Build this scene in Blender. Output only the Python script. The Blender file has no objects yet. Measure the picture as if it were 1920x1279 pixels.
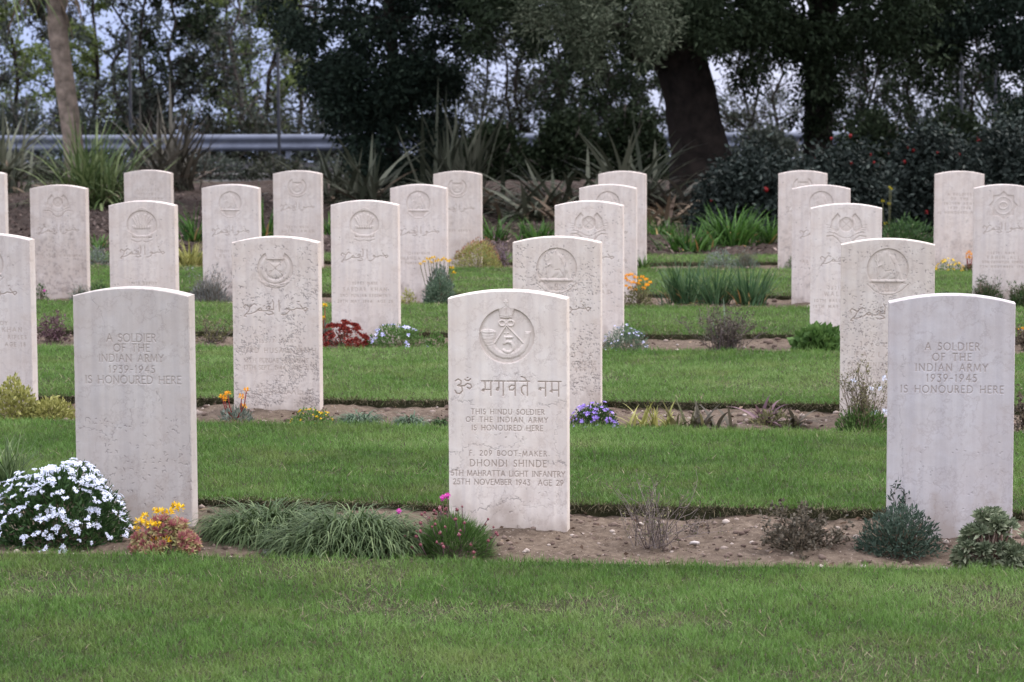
import bpy, math
import numpy as np
from mathutils import Matrix, Vector, Euler

# ------------------------------------------------------------------ camera, sky, sun, exposure
scene = bpy.context.scene
col = scene.collection
FPX, CU, CV = 4800.0, 960.0, 639.5          # focal length and centre, in pixels of the 1920 px photograph
CAM_H, PITCH, ROLL = 1.39, math.atan(471.5 / 4800.0), -0.004
cam_data = bpy.data.cameras.new("camera")
cam = bpy.data.objects.new("camera", cam_data)
col.objects.link(cam)
cam.location = (0, 0, CAM_H)
CAM_R = Matrix.Rotation(math.pi / 2 - PITCH, 3, 'X') @ Matrix.Rotation(ROLL, 3, 'Z')
cam.rotation_euler = CAM_R.to_euler()
cam_data.sensor_width = 36.0
cam_data.lens = FPX / 1920.0 * 36.0
cam_data.clip_end = 30000.0
cam_data.dof.use_dof = True
cam_data.dof.focus_distance = 8.3
cam_data.dof.aperture_fstop = 9.5
scene.camera = cam

SUN_EL, SUN_AZ = math.radians(52), math.radians(62)      # azimuth clockwise from +Y: from the right, a little behind the stones
world = bpy.data.worlds.new("World")
scene.world = world
world.use_nodes = True
wn, wl = world.node_tree.nodes, world.node_tree.links
bg = wn["Background"]
sky = wn.new("ShaderNodeTexSky")
sky.sky_type = 'NISHITA'
sky.sun_disc = False
sky.sun_elevation = SUN_EL
sky.sun_rotation = SUN_AZ
sky.air_density = 1.0
sky.dust_density = 2.5
sky.ozone_density = 2.0
# thin even cloud: the clear sky is blended towards one pale grey
tc = wn.new("ShaderNodeTexCoord")
cl = wn.new("ShaderNodeTexNoise"); cl.inputs["Scale"].default_value = 3.0; cl.inputs["Detail"].default_value = 5.0
mapn = wn.new("ShaderNodeMapping"); mapn.inputs["Scale"].default_value = (1, 1, 3.5)
wl.new(tc.outputs["Generated"], mapn.inputs["Vector"]); wl.new(mapn.outputs["Vector"], cl.inputs["Vector"])
ramp = wn.new("ShaderNodeMapRange"); ramp.inputs[1].default_value = .3; ramp.inputs[2].default_value = .75
ramp.inputs[3].default_value = .72; ramp.inputs[4].default_value = .95
wl.new(cl.outputs["Fac"], ramp.inputs[0])
mixc = wn.new("ShaderNodeMixRGB")
# the cloud is thinner and bluer to the left, whiter towards the right
sp0 = wn.new("ShaderNodeSeparateXYZ"); wl.new(tc.outputs["Generated"], sp0.inputs[0])
lr = wn.new("ShaderNodeMapRange"); lr.interpolation_type = 'SMOOTHSTEP'; lr.inputs[1].default_value = -.14; lr.inputs[2].default_value = .14
wl.new(sp0.outputs[0], lr.inputs[0])
cmix = wn.new("ShaderNodeMixRGB"); cmix.inputs[1].default_value = (5.6, 6.7, 10.6, 1); cmix.inputs[2].default_value = (9.2, 9.5, 12.0, 1)
up = wn.new("ShaderNodeMapRange"); up.interpolation_type = 'SMOOTHSTEP'; up.inputs[1].default_value = .02; up.inputs[2].default_value = .16
wl.new(sp0.outputs[2], up.inputs[0])
cup = wn.new("ShaderNodeMixRGB"); cup.inputs[2].default_value = (6.55, 6.5, 7.35, 1)
wl.new(lr.outputs[0], cmix.inputs[0]); wl.new(up.outputs[0], cup.inputs[0]); wl.new(cmix.outputs[0], cup.inputs[1]); wl.new(cup.outputs[0], mixc.inputs[2])
wl.new(ramp.outputs[0], mixc.inputs[0]); wl.new(sky.outputs[0], mixc.inputs[1])
# overcast sky: the zenith is several times brighter than the horizon
sep = wn.new("ShaderNodeSeparateXYZ"); wl.new(tc.outputs["Generated"], sep.inputs[0])
zen = wn.new("ShaderNodeMapRange"); zen.inputs[1].default_value = 0.0; zen.inputs[2].default_value = 0.75
zen.inputs[3].default_value = 0.50; zen.inputs[4].default_value = 1.75
wl.new(sep.outputs[2], zen.inputs[0])
mulz = wn.new("ShaderNodeVectorMath"); mulz.operation = 'SCALE'
bk = wn.new("ShaderNodeMapRange"); bk.interpolation_type = 'SMOOTHSTEP'           # unseen sky behind the camera, brightened to light the stone faces
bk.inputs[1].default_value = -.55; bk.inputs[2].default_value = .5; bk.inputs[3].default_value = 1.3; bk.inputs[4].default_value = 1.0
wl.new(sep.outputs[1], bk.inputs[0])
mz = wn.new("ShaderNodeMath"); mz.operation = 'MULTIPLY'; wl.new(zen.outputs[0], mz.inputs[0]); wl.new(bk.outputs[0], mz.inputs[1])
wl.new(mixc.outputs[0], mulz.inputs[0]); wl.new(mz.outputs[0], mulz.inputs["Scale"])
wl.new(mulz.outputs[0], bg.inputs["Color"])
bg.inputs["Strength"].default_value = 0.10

sun_data = bpy.data.lights.new("sun", 'SUN')
sun_data.energy = 1.1
sun_data.angle = math.radians(35)
sun_data.color = (1.0, 0.93, 0.86)
sun = bpy.data.objects.new("sun", sun_data)
col.objects.link(sun)
sdir = Vector((math.sin(SUN_AZ) * math.cos(SUN_EL), math.cos(SUN_AZ) * math.cos(SUN_EL), math.sin(SUN_EL)))
sun.rotation_euler = sdir.to_track_quat('Z', 'Y').to_euler()
sun.location = (20, 10, 30)

scene.view_settings.view_transform = 'Standard'
scene.view_settings.look = 'None'
scene.view_settings.exposure = 1.1
scene.view_settings.gamma = 1.0
scene.render.engine = 'CYCLES'
scene.cycles.max_bounces = 6
scene.cycles.transparent_max_bounces = 8
scene.cycles.use_denoising = True
scene.cycles.denoiser = 'OPENIMAGEDENOISE'
scene.cycles.denoising_input_passes = 'RGB_ALBEDO_NORMAL'
scene.cycles.denoising_prefilter = 'ACCURATE'

# ------------------------------------------------------------------ helpers
def ray(u, v):
    return CAM_R @ Vector(((u - CU) / FPX, -(v - CV) / FPX, -1.0))
def G(u, v, z=0.0):                         # the point of the level z that is seen at pixel (u, v)
    r = ray(u, v); t = (z - CAM_H) / r.z
    return Vector((r.x * t, r.y * t, z))
def D(u, v, y):                             # the point at depth y that is seen at pixel (u, v)
    r = ray(u, v); t = y / r.y
    return Vector((r.x * t, y, CAM_H + r.z * t))
def RNG(s): return np.random.default_rng(s)

def props(o, label=None, cat=None, group=None, kind=None):
    if label: o['label'] = label
    if cat: o['category'] = cat
    if group: o['group'] = group
    if kind: o['kind'] = kind
    return o
def empty(name, loc, label, cat, group=None, rz=0.0):
    o = bpy.data.objects.new(name, None)
    o.empty_display_size = 0.1
    col.objects.link(o)
    o.location = loc; o.rotation_euler = (0, 0, rz)
    return props(o, label, cat, group)

class Buf:
    """collects vertices, quads and triangles plus one random tint per element"""
    def __init__(s): s.V, s.T, s.F4, s.F3, s.n = [], [], [], [], 0
    def add(s, V, F4=None, F3=None, T=0.5):
        V = np.asarray(V, float).reshape(-1, 3)
        s.V.append(V)
        s.T.append(np.full(len(V), float(T)) if np.isscalar(T) else np.asarray(T, float))
        if F4 is not None and len(F4): s.F4.append(np.asarray(F4, np.int64).reshape(-1, 4) + s.n)
        if F3 is not None and len(F3): s.F3.append(np.asarray(F3, np.int64).reshape(-1, 3) + s.n)
        s.n += len(V)
        return s
    def arrays(s):
        V = np.concatenate(s.V) if s.V else np.zeros((0, 3))
        T = np.concatenate(s.T) if s.T else np.zeros(0)
        F4 = np.concatenate(s.F4) if s.F4 else np.zeros((0, 4), np.int64)
        F3 = np.concatenate(s.F3) if s.F3 else np.zeros((0, 3), np.int64)
        return V, T, F4, F3

def mesh_np(name, V, F4, F3, attrs=None, smooth=False):
    me = bpy.data.meshes.new(name)
    nv, n4, n3 = len(V), len(F4), len(F3)
    me.vertices.add(nv); me.vertices.foreach_set("co", np.ascontiguousarray(V, np.float32).ravel())
    nl = n4 * 4 + n3 * 3
    me.loops.add(nl)
    li = np.concatenate([np.asarray(F4).ravel(), np.asarray(F3).ravel()]).astype(np.int32)
    me.loops.foreach_set("vertex_index", li)
    me.polygons.add(n4 + n3)
    ls = np.concatenate([np.arange(n4) * 4, n4 * 4 + np.arange(n3) * 3]).astype(np.int32)
    me.polygons.foreach_set("loop_start", ls)
    if smooth: me.polygons.foreach_set("use_smooth", np.ones(n4 + n3, bool))
    for k, a in (attrs or {}).items():
        at = me.attributes.new(k, 'FLOAT', 'POINT'); at.data.foreach_set("value", np.ascontiguousarray(a, np.float32))
    me.update(calc_edges=True)
    return me

def link(name, me, mat, parent=None):
    o = bpy.data.objects.new(name, me)
    if mat is not None: me.materials.append(mat)
    col.objects.link(o)
    if parent is not None: o.parent = parent
    return o
def part(name, buf, mat, parent=None, smooth=False, kind=None):
    V, T, F4, F3 = buf.arrays()
    if parent is not None: V = V - np.array(parent.location)
    o = link(name, mesh_np(name, V, F4, F3, {'tint': T}, smooth), mat, parent)
    if kind: o['kind'] = kind
    return o

def norm(a): return a / np.maximum(np.linalg.norm(a, axis=-1, keepdims=True), 1e-9)

def blades(buf, base, az, lean, length, width, droop, seg=3, rng=None, belly=0.0, tint=None, twist=0.0):
    """strap leaves: n curved tapering strips"""
    n = len(base); base = np.asarray(base, float)
    az, lean, length, width, droop = [np.broadcast_to(np.asarray(a, float), (n,)) for a in (az, lean, length, width, droop)]
    h = np.stack([np.cos(az), np.sin(az), np.zeros(n)], 1)
    saz = az + math.pi / 2 + (rng.uniform(-1, 1, n) * twist if rng is not None and twist else 0)
    side = np.stack([np.cos(saz), np.sin(saz), np.zeros(n)], 1)
    P = [base]; p = base.copy()
    for k in range(seg):
        ph = lean + droop * (k + .5) / seg
        p = p + (length / seg)[:, None] * (np.sin(ph)[:, None] * h + np.cos(ph)[:, None] * np.array([0, 0, 1.0]))
        P.append(p)
    V = np.zeros((n, (seg + 1) * 2, 3))
    for k in range(seg + 1):
        t = k / seg
        w = width * max(0.04, (1 - t) ** 0.7 * (1 - belly) + belly * math.sin(math.pi * min(1, .25 + .75 * t)) )
        V[:, 2 * k] = P[k] - side * (w / 2)[:, None]
        V[:, 2 * k + 1] = P[k] + side * (w / 2)[:, None]
    idx = np.arange(n)[:, None] * (2 * (seg + 1))
    F = np.concatenate([idx + np.array([[2 * k, 2 * k + 1, 2 * k + 3, 2 * k + 2]]) for k in range(seg)])
    if tint is None: tint = (rng or RNG(1)).random(n)
    buf.add(V.reshape(-1, 3), F, None, np.repeat(tint, 2 * (seg + 1)))

def leaves(buf, pos, dirs, length, width, rng, fold=.15, tint=None, up=0.0):
    """small diamond leaves folded along the midrib"""
    n = len(pos); pos = np.asarray(pos, float); dirs = norm(np.asarray(dirs, float))
    length = np.broadcast_to(np.asarray(length, float), (n,)); width = np.broadcast_to(np.asarray(width, float), (n,))
    r = rng.normal(size=(n, 3))
    if up: r[:, 2] *= (1 - up)
    side = norm(np.cross(dirs, r) + 1e-6)
    if up: side[:, 2] *= (1 - up); side = norm(side)
    nr = np.cross(dirs, side)
    nr = nr * np.where(nr[:, 2:3] < 0, -1, 1)
    L, W = length[:, None], width[:, None]
    mid = pos + dirs * L * .48 + nr * W * fold
    V = np.stack([pos, mid - side * W / 2, pos + dirs * L, mid + side * W / 2], 1)
    if tint is None: tint = rng.random(n)
    buf.add(V.reshape(-1, 3), np.arange(4 * n).reshape(n, 4), None, np.repeat(tint, 4))

def tube(buf, pts, radii, n=6, cap=True, tint=.5):
    pts = np.asarray(pts, float); k = len(pts)
    radii = np.broadcast_to(np.asarray(radii, float), (k,))
    tan = norm(np.gradient(pts, axis=0))
    ref = np.array([0.31, 0.87, 0.2]) if abs(tan[0][2]) > .5 else np.array([0, 0, 1.0])
    a = norm(np.cross(tan, ref)); b = np.cross(tan, a)
    th = np.arange(n) * 2 * math.pi / n
    V = pts[:, None] + radii[:, None, None] * (np.cos(th)[None, :, None] * a[:, None] + np.sin(th)[None, :, None] * b[:, None])
    F = []
    for i in range(k - 1):
        for j in range(n):
            F.append((i * n + j, i * n + (j + 1) % n, (i + 1) * n + (j + 1) % n, (i + 1) * n + j))
    V = V.reshape(-1, 3); F3 = []
    if cap:
        V = np.concatenate([V, pts[-1:]]); m = k * n
        F3 = [((k - 1) * n + j, (k - 1) * n + (j + 1) % n, m) for j in range(n)]
    buf.add(V, F, F3, tint)

def box(buf, lo, hi, tint=.5):
    x0, y0, z0 = lo; x1, y1, z1 = hi
    V = [(x0,y0,z0),(x1,y0,z0),(x1,y1,z0),(x0,y1,z0),(x0,y0,z1),(x1,y0,z1),(x1,y1,z1),(x0,y1,z1)]
    buf.add(V, [(0,3,2,1),(4,5,6,7),(0,1,5,4),(1,2,6,5),(2,3,7,6),(3,0,4,7)], None, tint)

def bole(buf, pts, radii, rng, n=30, per=10, amp=.10, fl=.0):
    """tree trunk with ridged bark and an uneven outline"""
    pts = np.asarray(pts, float); k = len(pts); t = np.linspace(0, k - 1, (k - 1) * per + 1)
    P = np.stack([np.interp(t, np.arange(k), pts[:, c]) for c in range(3)], 1)
    for _ in range(2): P[1:-1] = (P[:-2] + 2 * P[1:-1] + P[2:]) / 4
    R = np.interp(t, np.arange(k), radii)
    tan = norm(np.gradient(P, axis=0)); a = norm(np.cross(tan, np.array([.1, .99, .02]))); b = np.cross(tan, a)
    th = np.arange(n) * 2 * math.pi / n; sd = int(rng.integers(1000)); s = np.cumsum(np.append(0, np.linalg.norm(np.diff(P, axis=0), axis=1)))
    C, S_ = np.cos(th), np.sin(th)
    big = fbm(C[None] * 1.3 + s[:, None] * 1.1 + sd, S_[None] * 1.3 + s[:, None] * .6, sd, 3) - .5
    rid = fbm(C[None] * 9 + sd + s[:, None] * .8, S_[None] * 9 + s[:, None] * 2.2, sd + 3, 3) - .5
    rr = R[:, None] * (1 + amp * 1.6 * big + amp * 1.3 * rid)
    V = P[:, None] + rr[..., None] * (C[None, :, None] * a[:, None] + S_[None, :, None] * b[:, None])
    m = len(P); i = np.arange(m - 1)[:, None] * n; j = np.arange(n)[None]; jn = (j + 1) % n
    F = np.stack([i + j, i + jn, i + n + jn, i + n + j], -1).reshape(-1, 4)
    buf.add(V.reshape(-1, 3), F, None, np.clip(.5 + rid.ravel() * 1.5, 0, 1))

ICO_V = None
def blobs(buf, pos, rad, rng, squash=1.0, tint=None, jitter=.2):
    """small irregular lumps (octahedra cut once), vectorised"""
    global ICO_V, ICO_F
    if ICO_V is None:
        import bmesh
        bm = bmesh.new(); bmesh.ops.create_icosphere(bm, subdivisions=1, radius=1.0)
        ICO_V = np.array([v.co[:] for v in bm.verts]); ICO_F = np.array([[l.vert.index for l in f.loops] for f in bm.faces]); bm.free()
    n = len(pos); m = len(ICO_V)
    rad = np.broadcast_to(np.asarray(rad, float), (n,))
    V = ICO_V[None] * (1 + rng.uniform(-jitter, jitter, (n, m, 1))) * rad[:, None, None]
    V[:, :, 2] *= squash
    V = V + np.asarray(pos)[:, None]
    F = (ICO_F[None] + (np.arange(n) * m)[:, None, None]).reshape(-1, 3)
    if tint is None: tint = rng.random(n)
    buf.add(V.reshape(-1, 3), None, F, np.repeat(tint, m))

# value noise on numpy arrays
def vnoise(x, y, seed=0):
    xi, yi = np.floor(x).astype(np.int64), np.floor(y).astype(np.int64)
    fx, fy = x - xi, y - yi
    fx, fy = fx * fx * (3 - 2 * fx), fy * fy * (3 - 2 * fy)
    def h(a, b):
        k = (a * 374761393 + b * 668265263 + seed * 974634777) & 0xffffffff
        k = ((k ^ (k >> 13)) * 1274126177) & 0xffffffff
        return ((k ^ (k >> 16)) & 0xffff) / 65535.0
    return (h(xi, yi) * (1 - fx) + h(xi + 1, yi) * fx) * (1 - fy) + (h(xi, yi + 1) * (1 - fx) + h(xi + 1, yi + 1) * fx) * fy
def fbm(x, y, seed=0, o=4):
    s, a, t = 0, .5, 0
    for k in range(o):
        s = s + a * vnoise(x * 2 ** k, y * 2 ** k, seed + k * 17); t += a; a *= .5
    return s / t

# ------------------------------------------------------------------ materials
def nt(name):
    m = bpy.data.materials.new(name); m.use_nodes = True
    n, l = m.node_tree.nodes, m.node_tree.links
    return m, n, l, n["Principled BSDF"]
def noise(n, l, scale, detail=4, rough=.6, coord="Object", dim='3D'):
    t = n.new("ShaderNodeTexCoord"); x = n.new("ShaderNodeTexNoise")
    x.inputs["Scale"].default_value = scale; x.inputs["Detail"].default_value = detail; x.inputs["Roughness"].default_value = rough
    l.new(t.outputs[coord], x.inputs["Vector"])
    return x.outputs["Fac"]
def cramp(n, l, fac, stops):
    r = n.new("ShaderNodeValToRGB"); e = r.color_ramp.elements
    while len(e) < len(stops): e.new(.5)
    for k, (p, c) in enumerate(stops): e[k].position = p; e[k].color = (*c, 1)
    l.new(fac, r.inputs[0]); return r.outputs[0]
def mixrgb(n, l, fac, a, b, mode='MIX'):
    x = n.new("ShaderNodeMixRGB"); x.blend_type = mode
    for i, v in ((0, fac), (1, a), (2, b)):
        if hasattr(v, 'is_output') or hasattr(v, 'links'): l.new(v, x.inputs[i])
        elif i == 0: x.inputs[0].default_value = v
        else: x.inputs[i].default_value = (*v, 1)
    return x.outputs[0]

def leaf_mat(name, dark, mid, light, rough=.55, trans=.25, patch=0.0, patch_col=None, patch_scale=1.2, spec=.2):
    """leaf colour runs over dark..light with each leaf's own random tint"""
    m, n, l, b = nt(name)
    a = n.new("ShaderNodeAttribute"); a.attribute_name = "tint"
    c = cramp(n, l, a.outputs["Fac"], [(0, dark), (.5, mid), (1, light)])
    if patch:
        f = noise(n, l, patch_scale, 5, .65)
        r = n.new("ShaderNodeMapRange"); r.inputs[1].default_value = .48; r.inputs[2].default_value = .72; r.inputs[4].default_value = patch
        l.new(f, r.inputs[0])
        c = mixrgb(n, l, r.outputs[0], c, patch_col)
    l.new(c, b.inputs["Base Color"]); b.inputs["Roughness"].default_value = rough
    b.inputs["Specular IOR Level"].default_value = spec
    if trans:
        t = n.new("ShaderNodeBsdfTranslucent"); l.new(c, t.inputs["Color"])
        x = n.new("ShaderNodeMixShader"); x.inputs[0].default_value = trans
        l.new(b.outputs[0], x.inputs[1]); l.new(t.outputs[0], x.inputs[2])
        l.new(x.outputs[0], n["Material Output"].inputs["Surface"])
    return m
def simple(name, c, rough=.8, var=.25, scale=30, bump=0.0, metal=0.0, spec=.2):
    m, n, l, b = nt(name); b.inputs["Specular IOR Level"].default_value = spec
    f = noise(n, l, scale)
    d = tuple(x * (1 - var) for x in c); e = tuple(min(1, x * (1 + var)) for x in c)
    l.new(cramp(n, l, f, [(.3, d), (.7, e)]), b.inputs["Base Color"])
    b.inputs["Roughness"].default_value = rough; b.inputs["Metallic"].default_value = metal
    if bump:
        bp = n.new("ShaderNodeBump"); bp.inputs["Strength"].default_value = bump; bp.inputs["Distance"].default_value = .02
        l.new(f, bp.inputs["Height"]); l.new(bp.outputs[0], b.inputs["Normal"])
    return m
# ------------------------------------------------------------------ lettering: incised strokes on a unit cap height
def arc(cx, cy, rx, ry, a0, a1, k=12):
    return [(cx + rx * math.cos(math.radians(a0 + (a1 - a0) * i / k)), cy + ry * math.sin(math.radians(a0 + (a1 - a0) * i / k))) for i in range(k + 1)]
FONT = {
 'A': (.86, [[(.06,0),(.43,1),(.80,0)], [(.2,.36),(.66,.36)]]),
 'B': (.6, [[(.1,0),(.1,1)], [(.1,1)]+arc(.28,.76,.22,.24,90,-90)+[(.1,.52)], [(.1,.52)]+arc(.3,.26,.26,.26,90,-90)+[(.1,0)]]),
 'C': (.86, [arc(.5,.5,.43,.5,48,312,18)]),
 'D': (.88, [[(.1,0),(.1,1)], [(.1,1)]+arc(.36,.5,.46,.5,90,-90,16)+[(.1,0)]]),
 'E': (.58, [[(.1,0),(.1,1)], [(.1,1),(.54,1)], [(.1,.52),(.46,.52)], [(.1,0),(.55,0)]]),
 'F': (.56, [[(.1,0),(.1,1)], [(.1,1),(.53,1)], [(.1,.5),(.45,.5)]]),
 'G': (.9, [arc(.5,.5,.43,.5,48,322,18), [(.84,.2),(.84,.46),(.6,.46)]]),
 'H': (.86, [[(.1,0),(.1,1)], [(.76,0),(.76,1)], [(.1,.5),(.76,.5)]]),
 'I': (.26, [[(.13,0),(.13,1)]]),
 'J': (.36, [[(.24,1),(.24,.1),(.16,-.08),(.02,-.1)]]),
 'K': (.72, [[(.1,0),(.1,1)], [(.64,1),(.1,.46)], [(.26,.6),(.68,0)]]),
 'L': (.56, [[(.1,1),(.1,0),(.54,0)]]),
 'M': (1.0, [[(.06,0),(.16,1),(.5,.1),(.84,1),(.94,0)]]),
 'N': (.88, [[(.1,0),(.1,1),(.78,0),(.78,1)]]),
 'O': (.98, [arc(.49,.5,.44,.5,0,360,22)]),
 'P': (.58, [[(.1,0),(.1,1)], [(.1,1)]+arc(.28,.74,.25,.26,90,-90)+[(.1,.48)]]),
 'Q': (.98, [arc(.49,.5,.44,.5,0,360,22), [(.55,.1),(.9,-.16)]]),
 'R': (.68, [[(.1,0),(.1,1)], [(.1,1)]+arc(.28,.75,.24,.25,90,-90)+[(.1,.5)], [(.3,.5),(.64,0)]]),
 'S': (.56, [arc(.29,.76,.2,.24,30,270,10)+arc(.27,.26,.22,.26,90,-150,10)]),
 'T': (.74, [[(.37,0),(.37,1)], [(.05,1),(.69,1)]]),
 'U': (.82, [[(.1,1),(.1,.34)]+arc(.41,.34,.31,.34,180,360)+[(.72,1)]]),
 'V': (.82, [[(.04,1),(.41,0),(.78,1)]]),
 'W': (1.12, [[(.04,1),(.3,0),(.56,1),(.82,0),(1.08,1)]]),
 'X': (.76, [[(.08,0),(.68,1)], [(.08,1),(.68,0)]]),
 'Y': (.74, [[(.04,1),(.37,.5),(.37,0)], [(.7,1),(.37,.5)]]),
 'Z': (.7, [[(.08,1),(.64,1),(.06,0),(.66,0)]]),
 '0': (.7, [arc(.35,.5,.28,.5,0,360,18)]),
 '1': (.34, [[(.08,.84),(.18,1),(.18,0)]]),
 '2': (.62, [arc(.3,.73,.23,.27,160,-30)+[(.06,0),(.58,0)]]),
 '3': (.58, [[(.08,1),(.5,1),(.26,.6)]+arc(.26,.28,.25,.32,85,-140)]),
 '4': (.7, [[(.48,0),(.48,1),(.06,.28),(.66,.28)]]),
 '5': (.58, [[(.5,1),(.16,1),(.13,.57)]+arc(.26,.31,.26,.3,110,-140)]),
 '6': (.64, [[(.5,1),(.2,.62)]+arc(.32,.3,.25,.3,150,510,16)]),
 '7': (.6, [[(.06,1),(.56,1),(.2,0)]]),
 '8': (.6, [arc(.3,.76,.19,.24,-90,270,14), arc(.3,.26,.24,.26,90,450,14)]),
 '9': (.64, [[(.14,0),(.45,.4)]+arc(.32,.7,.25,.3,-30,330,16)]),
 '.': (.24, [[(.1,.0),(.13,.04)]]), ',': (.24, [[(.13,.05),(.06,-.16)]]), '-': (.44, [[(.08,.44),(.36,.44)]]), ' ': (.52, []),
}
# hand-drawn invocations, unit boxes (x to the right, y up)
NAGARI = [  # 'Om bhagavate nama', x 0..10.4, y 0..1.3 with the head line at 1
 [(.1,.98),(.35,1.12),(.62,1.0),(.62,.78),(.3,.66),(.68,.56),(.75,.28),(.5,.06),(.2,.1),(.05,.3)], [(.45,.66),(.9,.62),(1.2,.8),(1.5,.74),(1.6,.55),(1.4,.42),(1.18,.52)],
 [(.98,1.1),(1.15,1.0),(1.35,1.02),(1.5,1.14)], [(1.2,1.22),(1.26,1.24)],
 [(2.5,1.0),(3.55,1.0)], [(3.38,1.0),(3.38,-.05)], [(2.65,1.0),(2.85,.9),(2.85,.42)], [(2.55,.32),(2.72,.42),(2.72,.26),(2.55,.32)], [(2.72,.38),(3.38,.38)],
 [(3.72,1.0),(4.7,1.0)], [(4.52,1.0),(4.52,-.05)], [(4.12,1.0),(4.12,.5),(4.02,.32),(3.88,.36),(3.95,.5),(4.1,.5)],
 [(4.85,1.0),(5.85,1.0)], [(5.62,1.0),(5.62,-.05)], [(5.62,.64),(5.3,.72),(5.06,.58),(5.1,.36),(5.4,.36),(5.62,.56)],
 [(6.0,1.0),(6.95,1.0)], [(6.75,1.0),(6.75,-.05)], [(6.75,.66),(6.35,.7),(6.18,.5),(6.24,.2),(6.42,.04)], [(6.75,1.0),(6.5,1.26),(6.2,1.34)],
 [(7.75,1.0),(8.65,1.0)], [(8.42,1.0),(8.42,-.05)], [(7.86,.52),(8.42,.52)], [(7.8,.44),(7.95,.56),(7.98,.38),(7.8,.44)],
 [(8.8,1.0),(9.85,1.0)], [(9.62,1.0),(9.62,-.05)], [(9.0,1.0),(9.0,.4)], [(8.86,.3),(9.02,.42),(9.02,.24),(8.86,.3)], [(9.0,.38),(9.62,.38)],
]
ARABIC = [  # 'huwa al-ghafur', x 0..4.3, y 0..1
 [(.9,.68),(.72,.78),(.6,.68),(.46,.55),(.3,.62),(.16,.72),(.04,.58),(.12,.48)], [(.46,.55),(.36,.3),(.16,.12),(.08,.02),(.22,.0)],
 [(.22,.14),(.5,.16),(.86,.3),(1.0,.44),(1.12,.52),(1.22,.42),(1.1,.34),(.98,.42)], [(1.0,.36),(1.4,.34),(1.66,.36),(1.86,.3),(1.98,.18),(1.7,.1),(1.5,.18)],
 [(1.5,.5),(1.62,.62),(1.78,.56),(1.66,.44),(1.86,.42),(1.98,.44)], [(1.98,.4),(2.0,.86),(1.92,1.0)], [(1.36,.62),(1.4,.66)], [(1.74,.78),(1.82,.82)],
 [(2.34,.98),(2.36,.3)],
 [(2.5,.14),(2.66,.1),(2.9,.22),(3.06,.42),(2.98,.54),(2.84,.46),(3.06,.4),(3.3,.42)], [(3.3,.42),(3.5,.52),(3.84,.46),(4.06,.56),(4.2,.48),(4.02,.34),(3.7,.72)],
 [(.62,.94),(.7,.98)], [(3.6,.9),(3.66,.93)],
]
URDU_NAME = [
 [(0,.3),(.2,.1),(.6,.2),(.8,.5),(.6,.7),(.5,.4),(1.0,.3)], [(1.0,.3),(1.4,.5),(1.6,.2),(1.2,.0)], [(1.5,.8),(1.9,.3),(2.2,.5),(2.4,.2)],
 [(2.6,.9),(2.6,.2)], [(2.7,.2),(2.9,.6),(3.1,.2),(3.3,.6),(3.4,.2)], [(3.6,.9),(3.6,.2),(3.9,.2),(4.0,.5),(3.8,.6)], [(4.2,.2),(4.5,.3),(4.6,.7),(4.3,.6)],
 [(1.0,.8),(1.2,.85)], [(2.0,.8),(2.2,.86)], [(3.0,.0),(3.1,.02)]]

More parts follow.
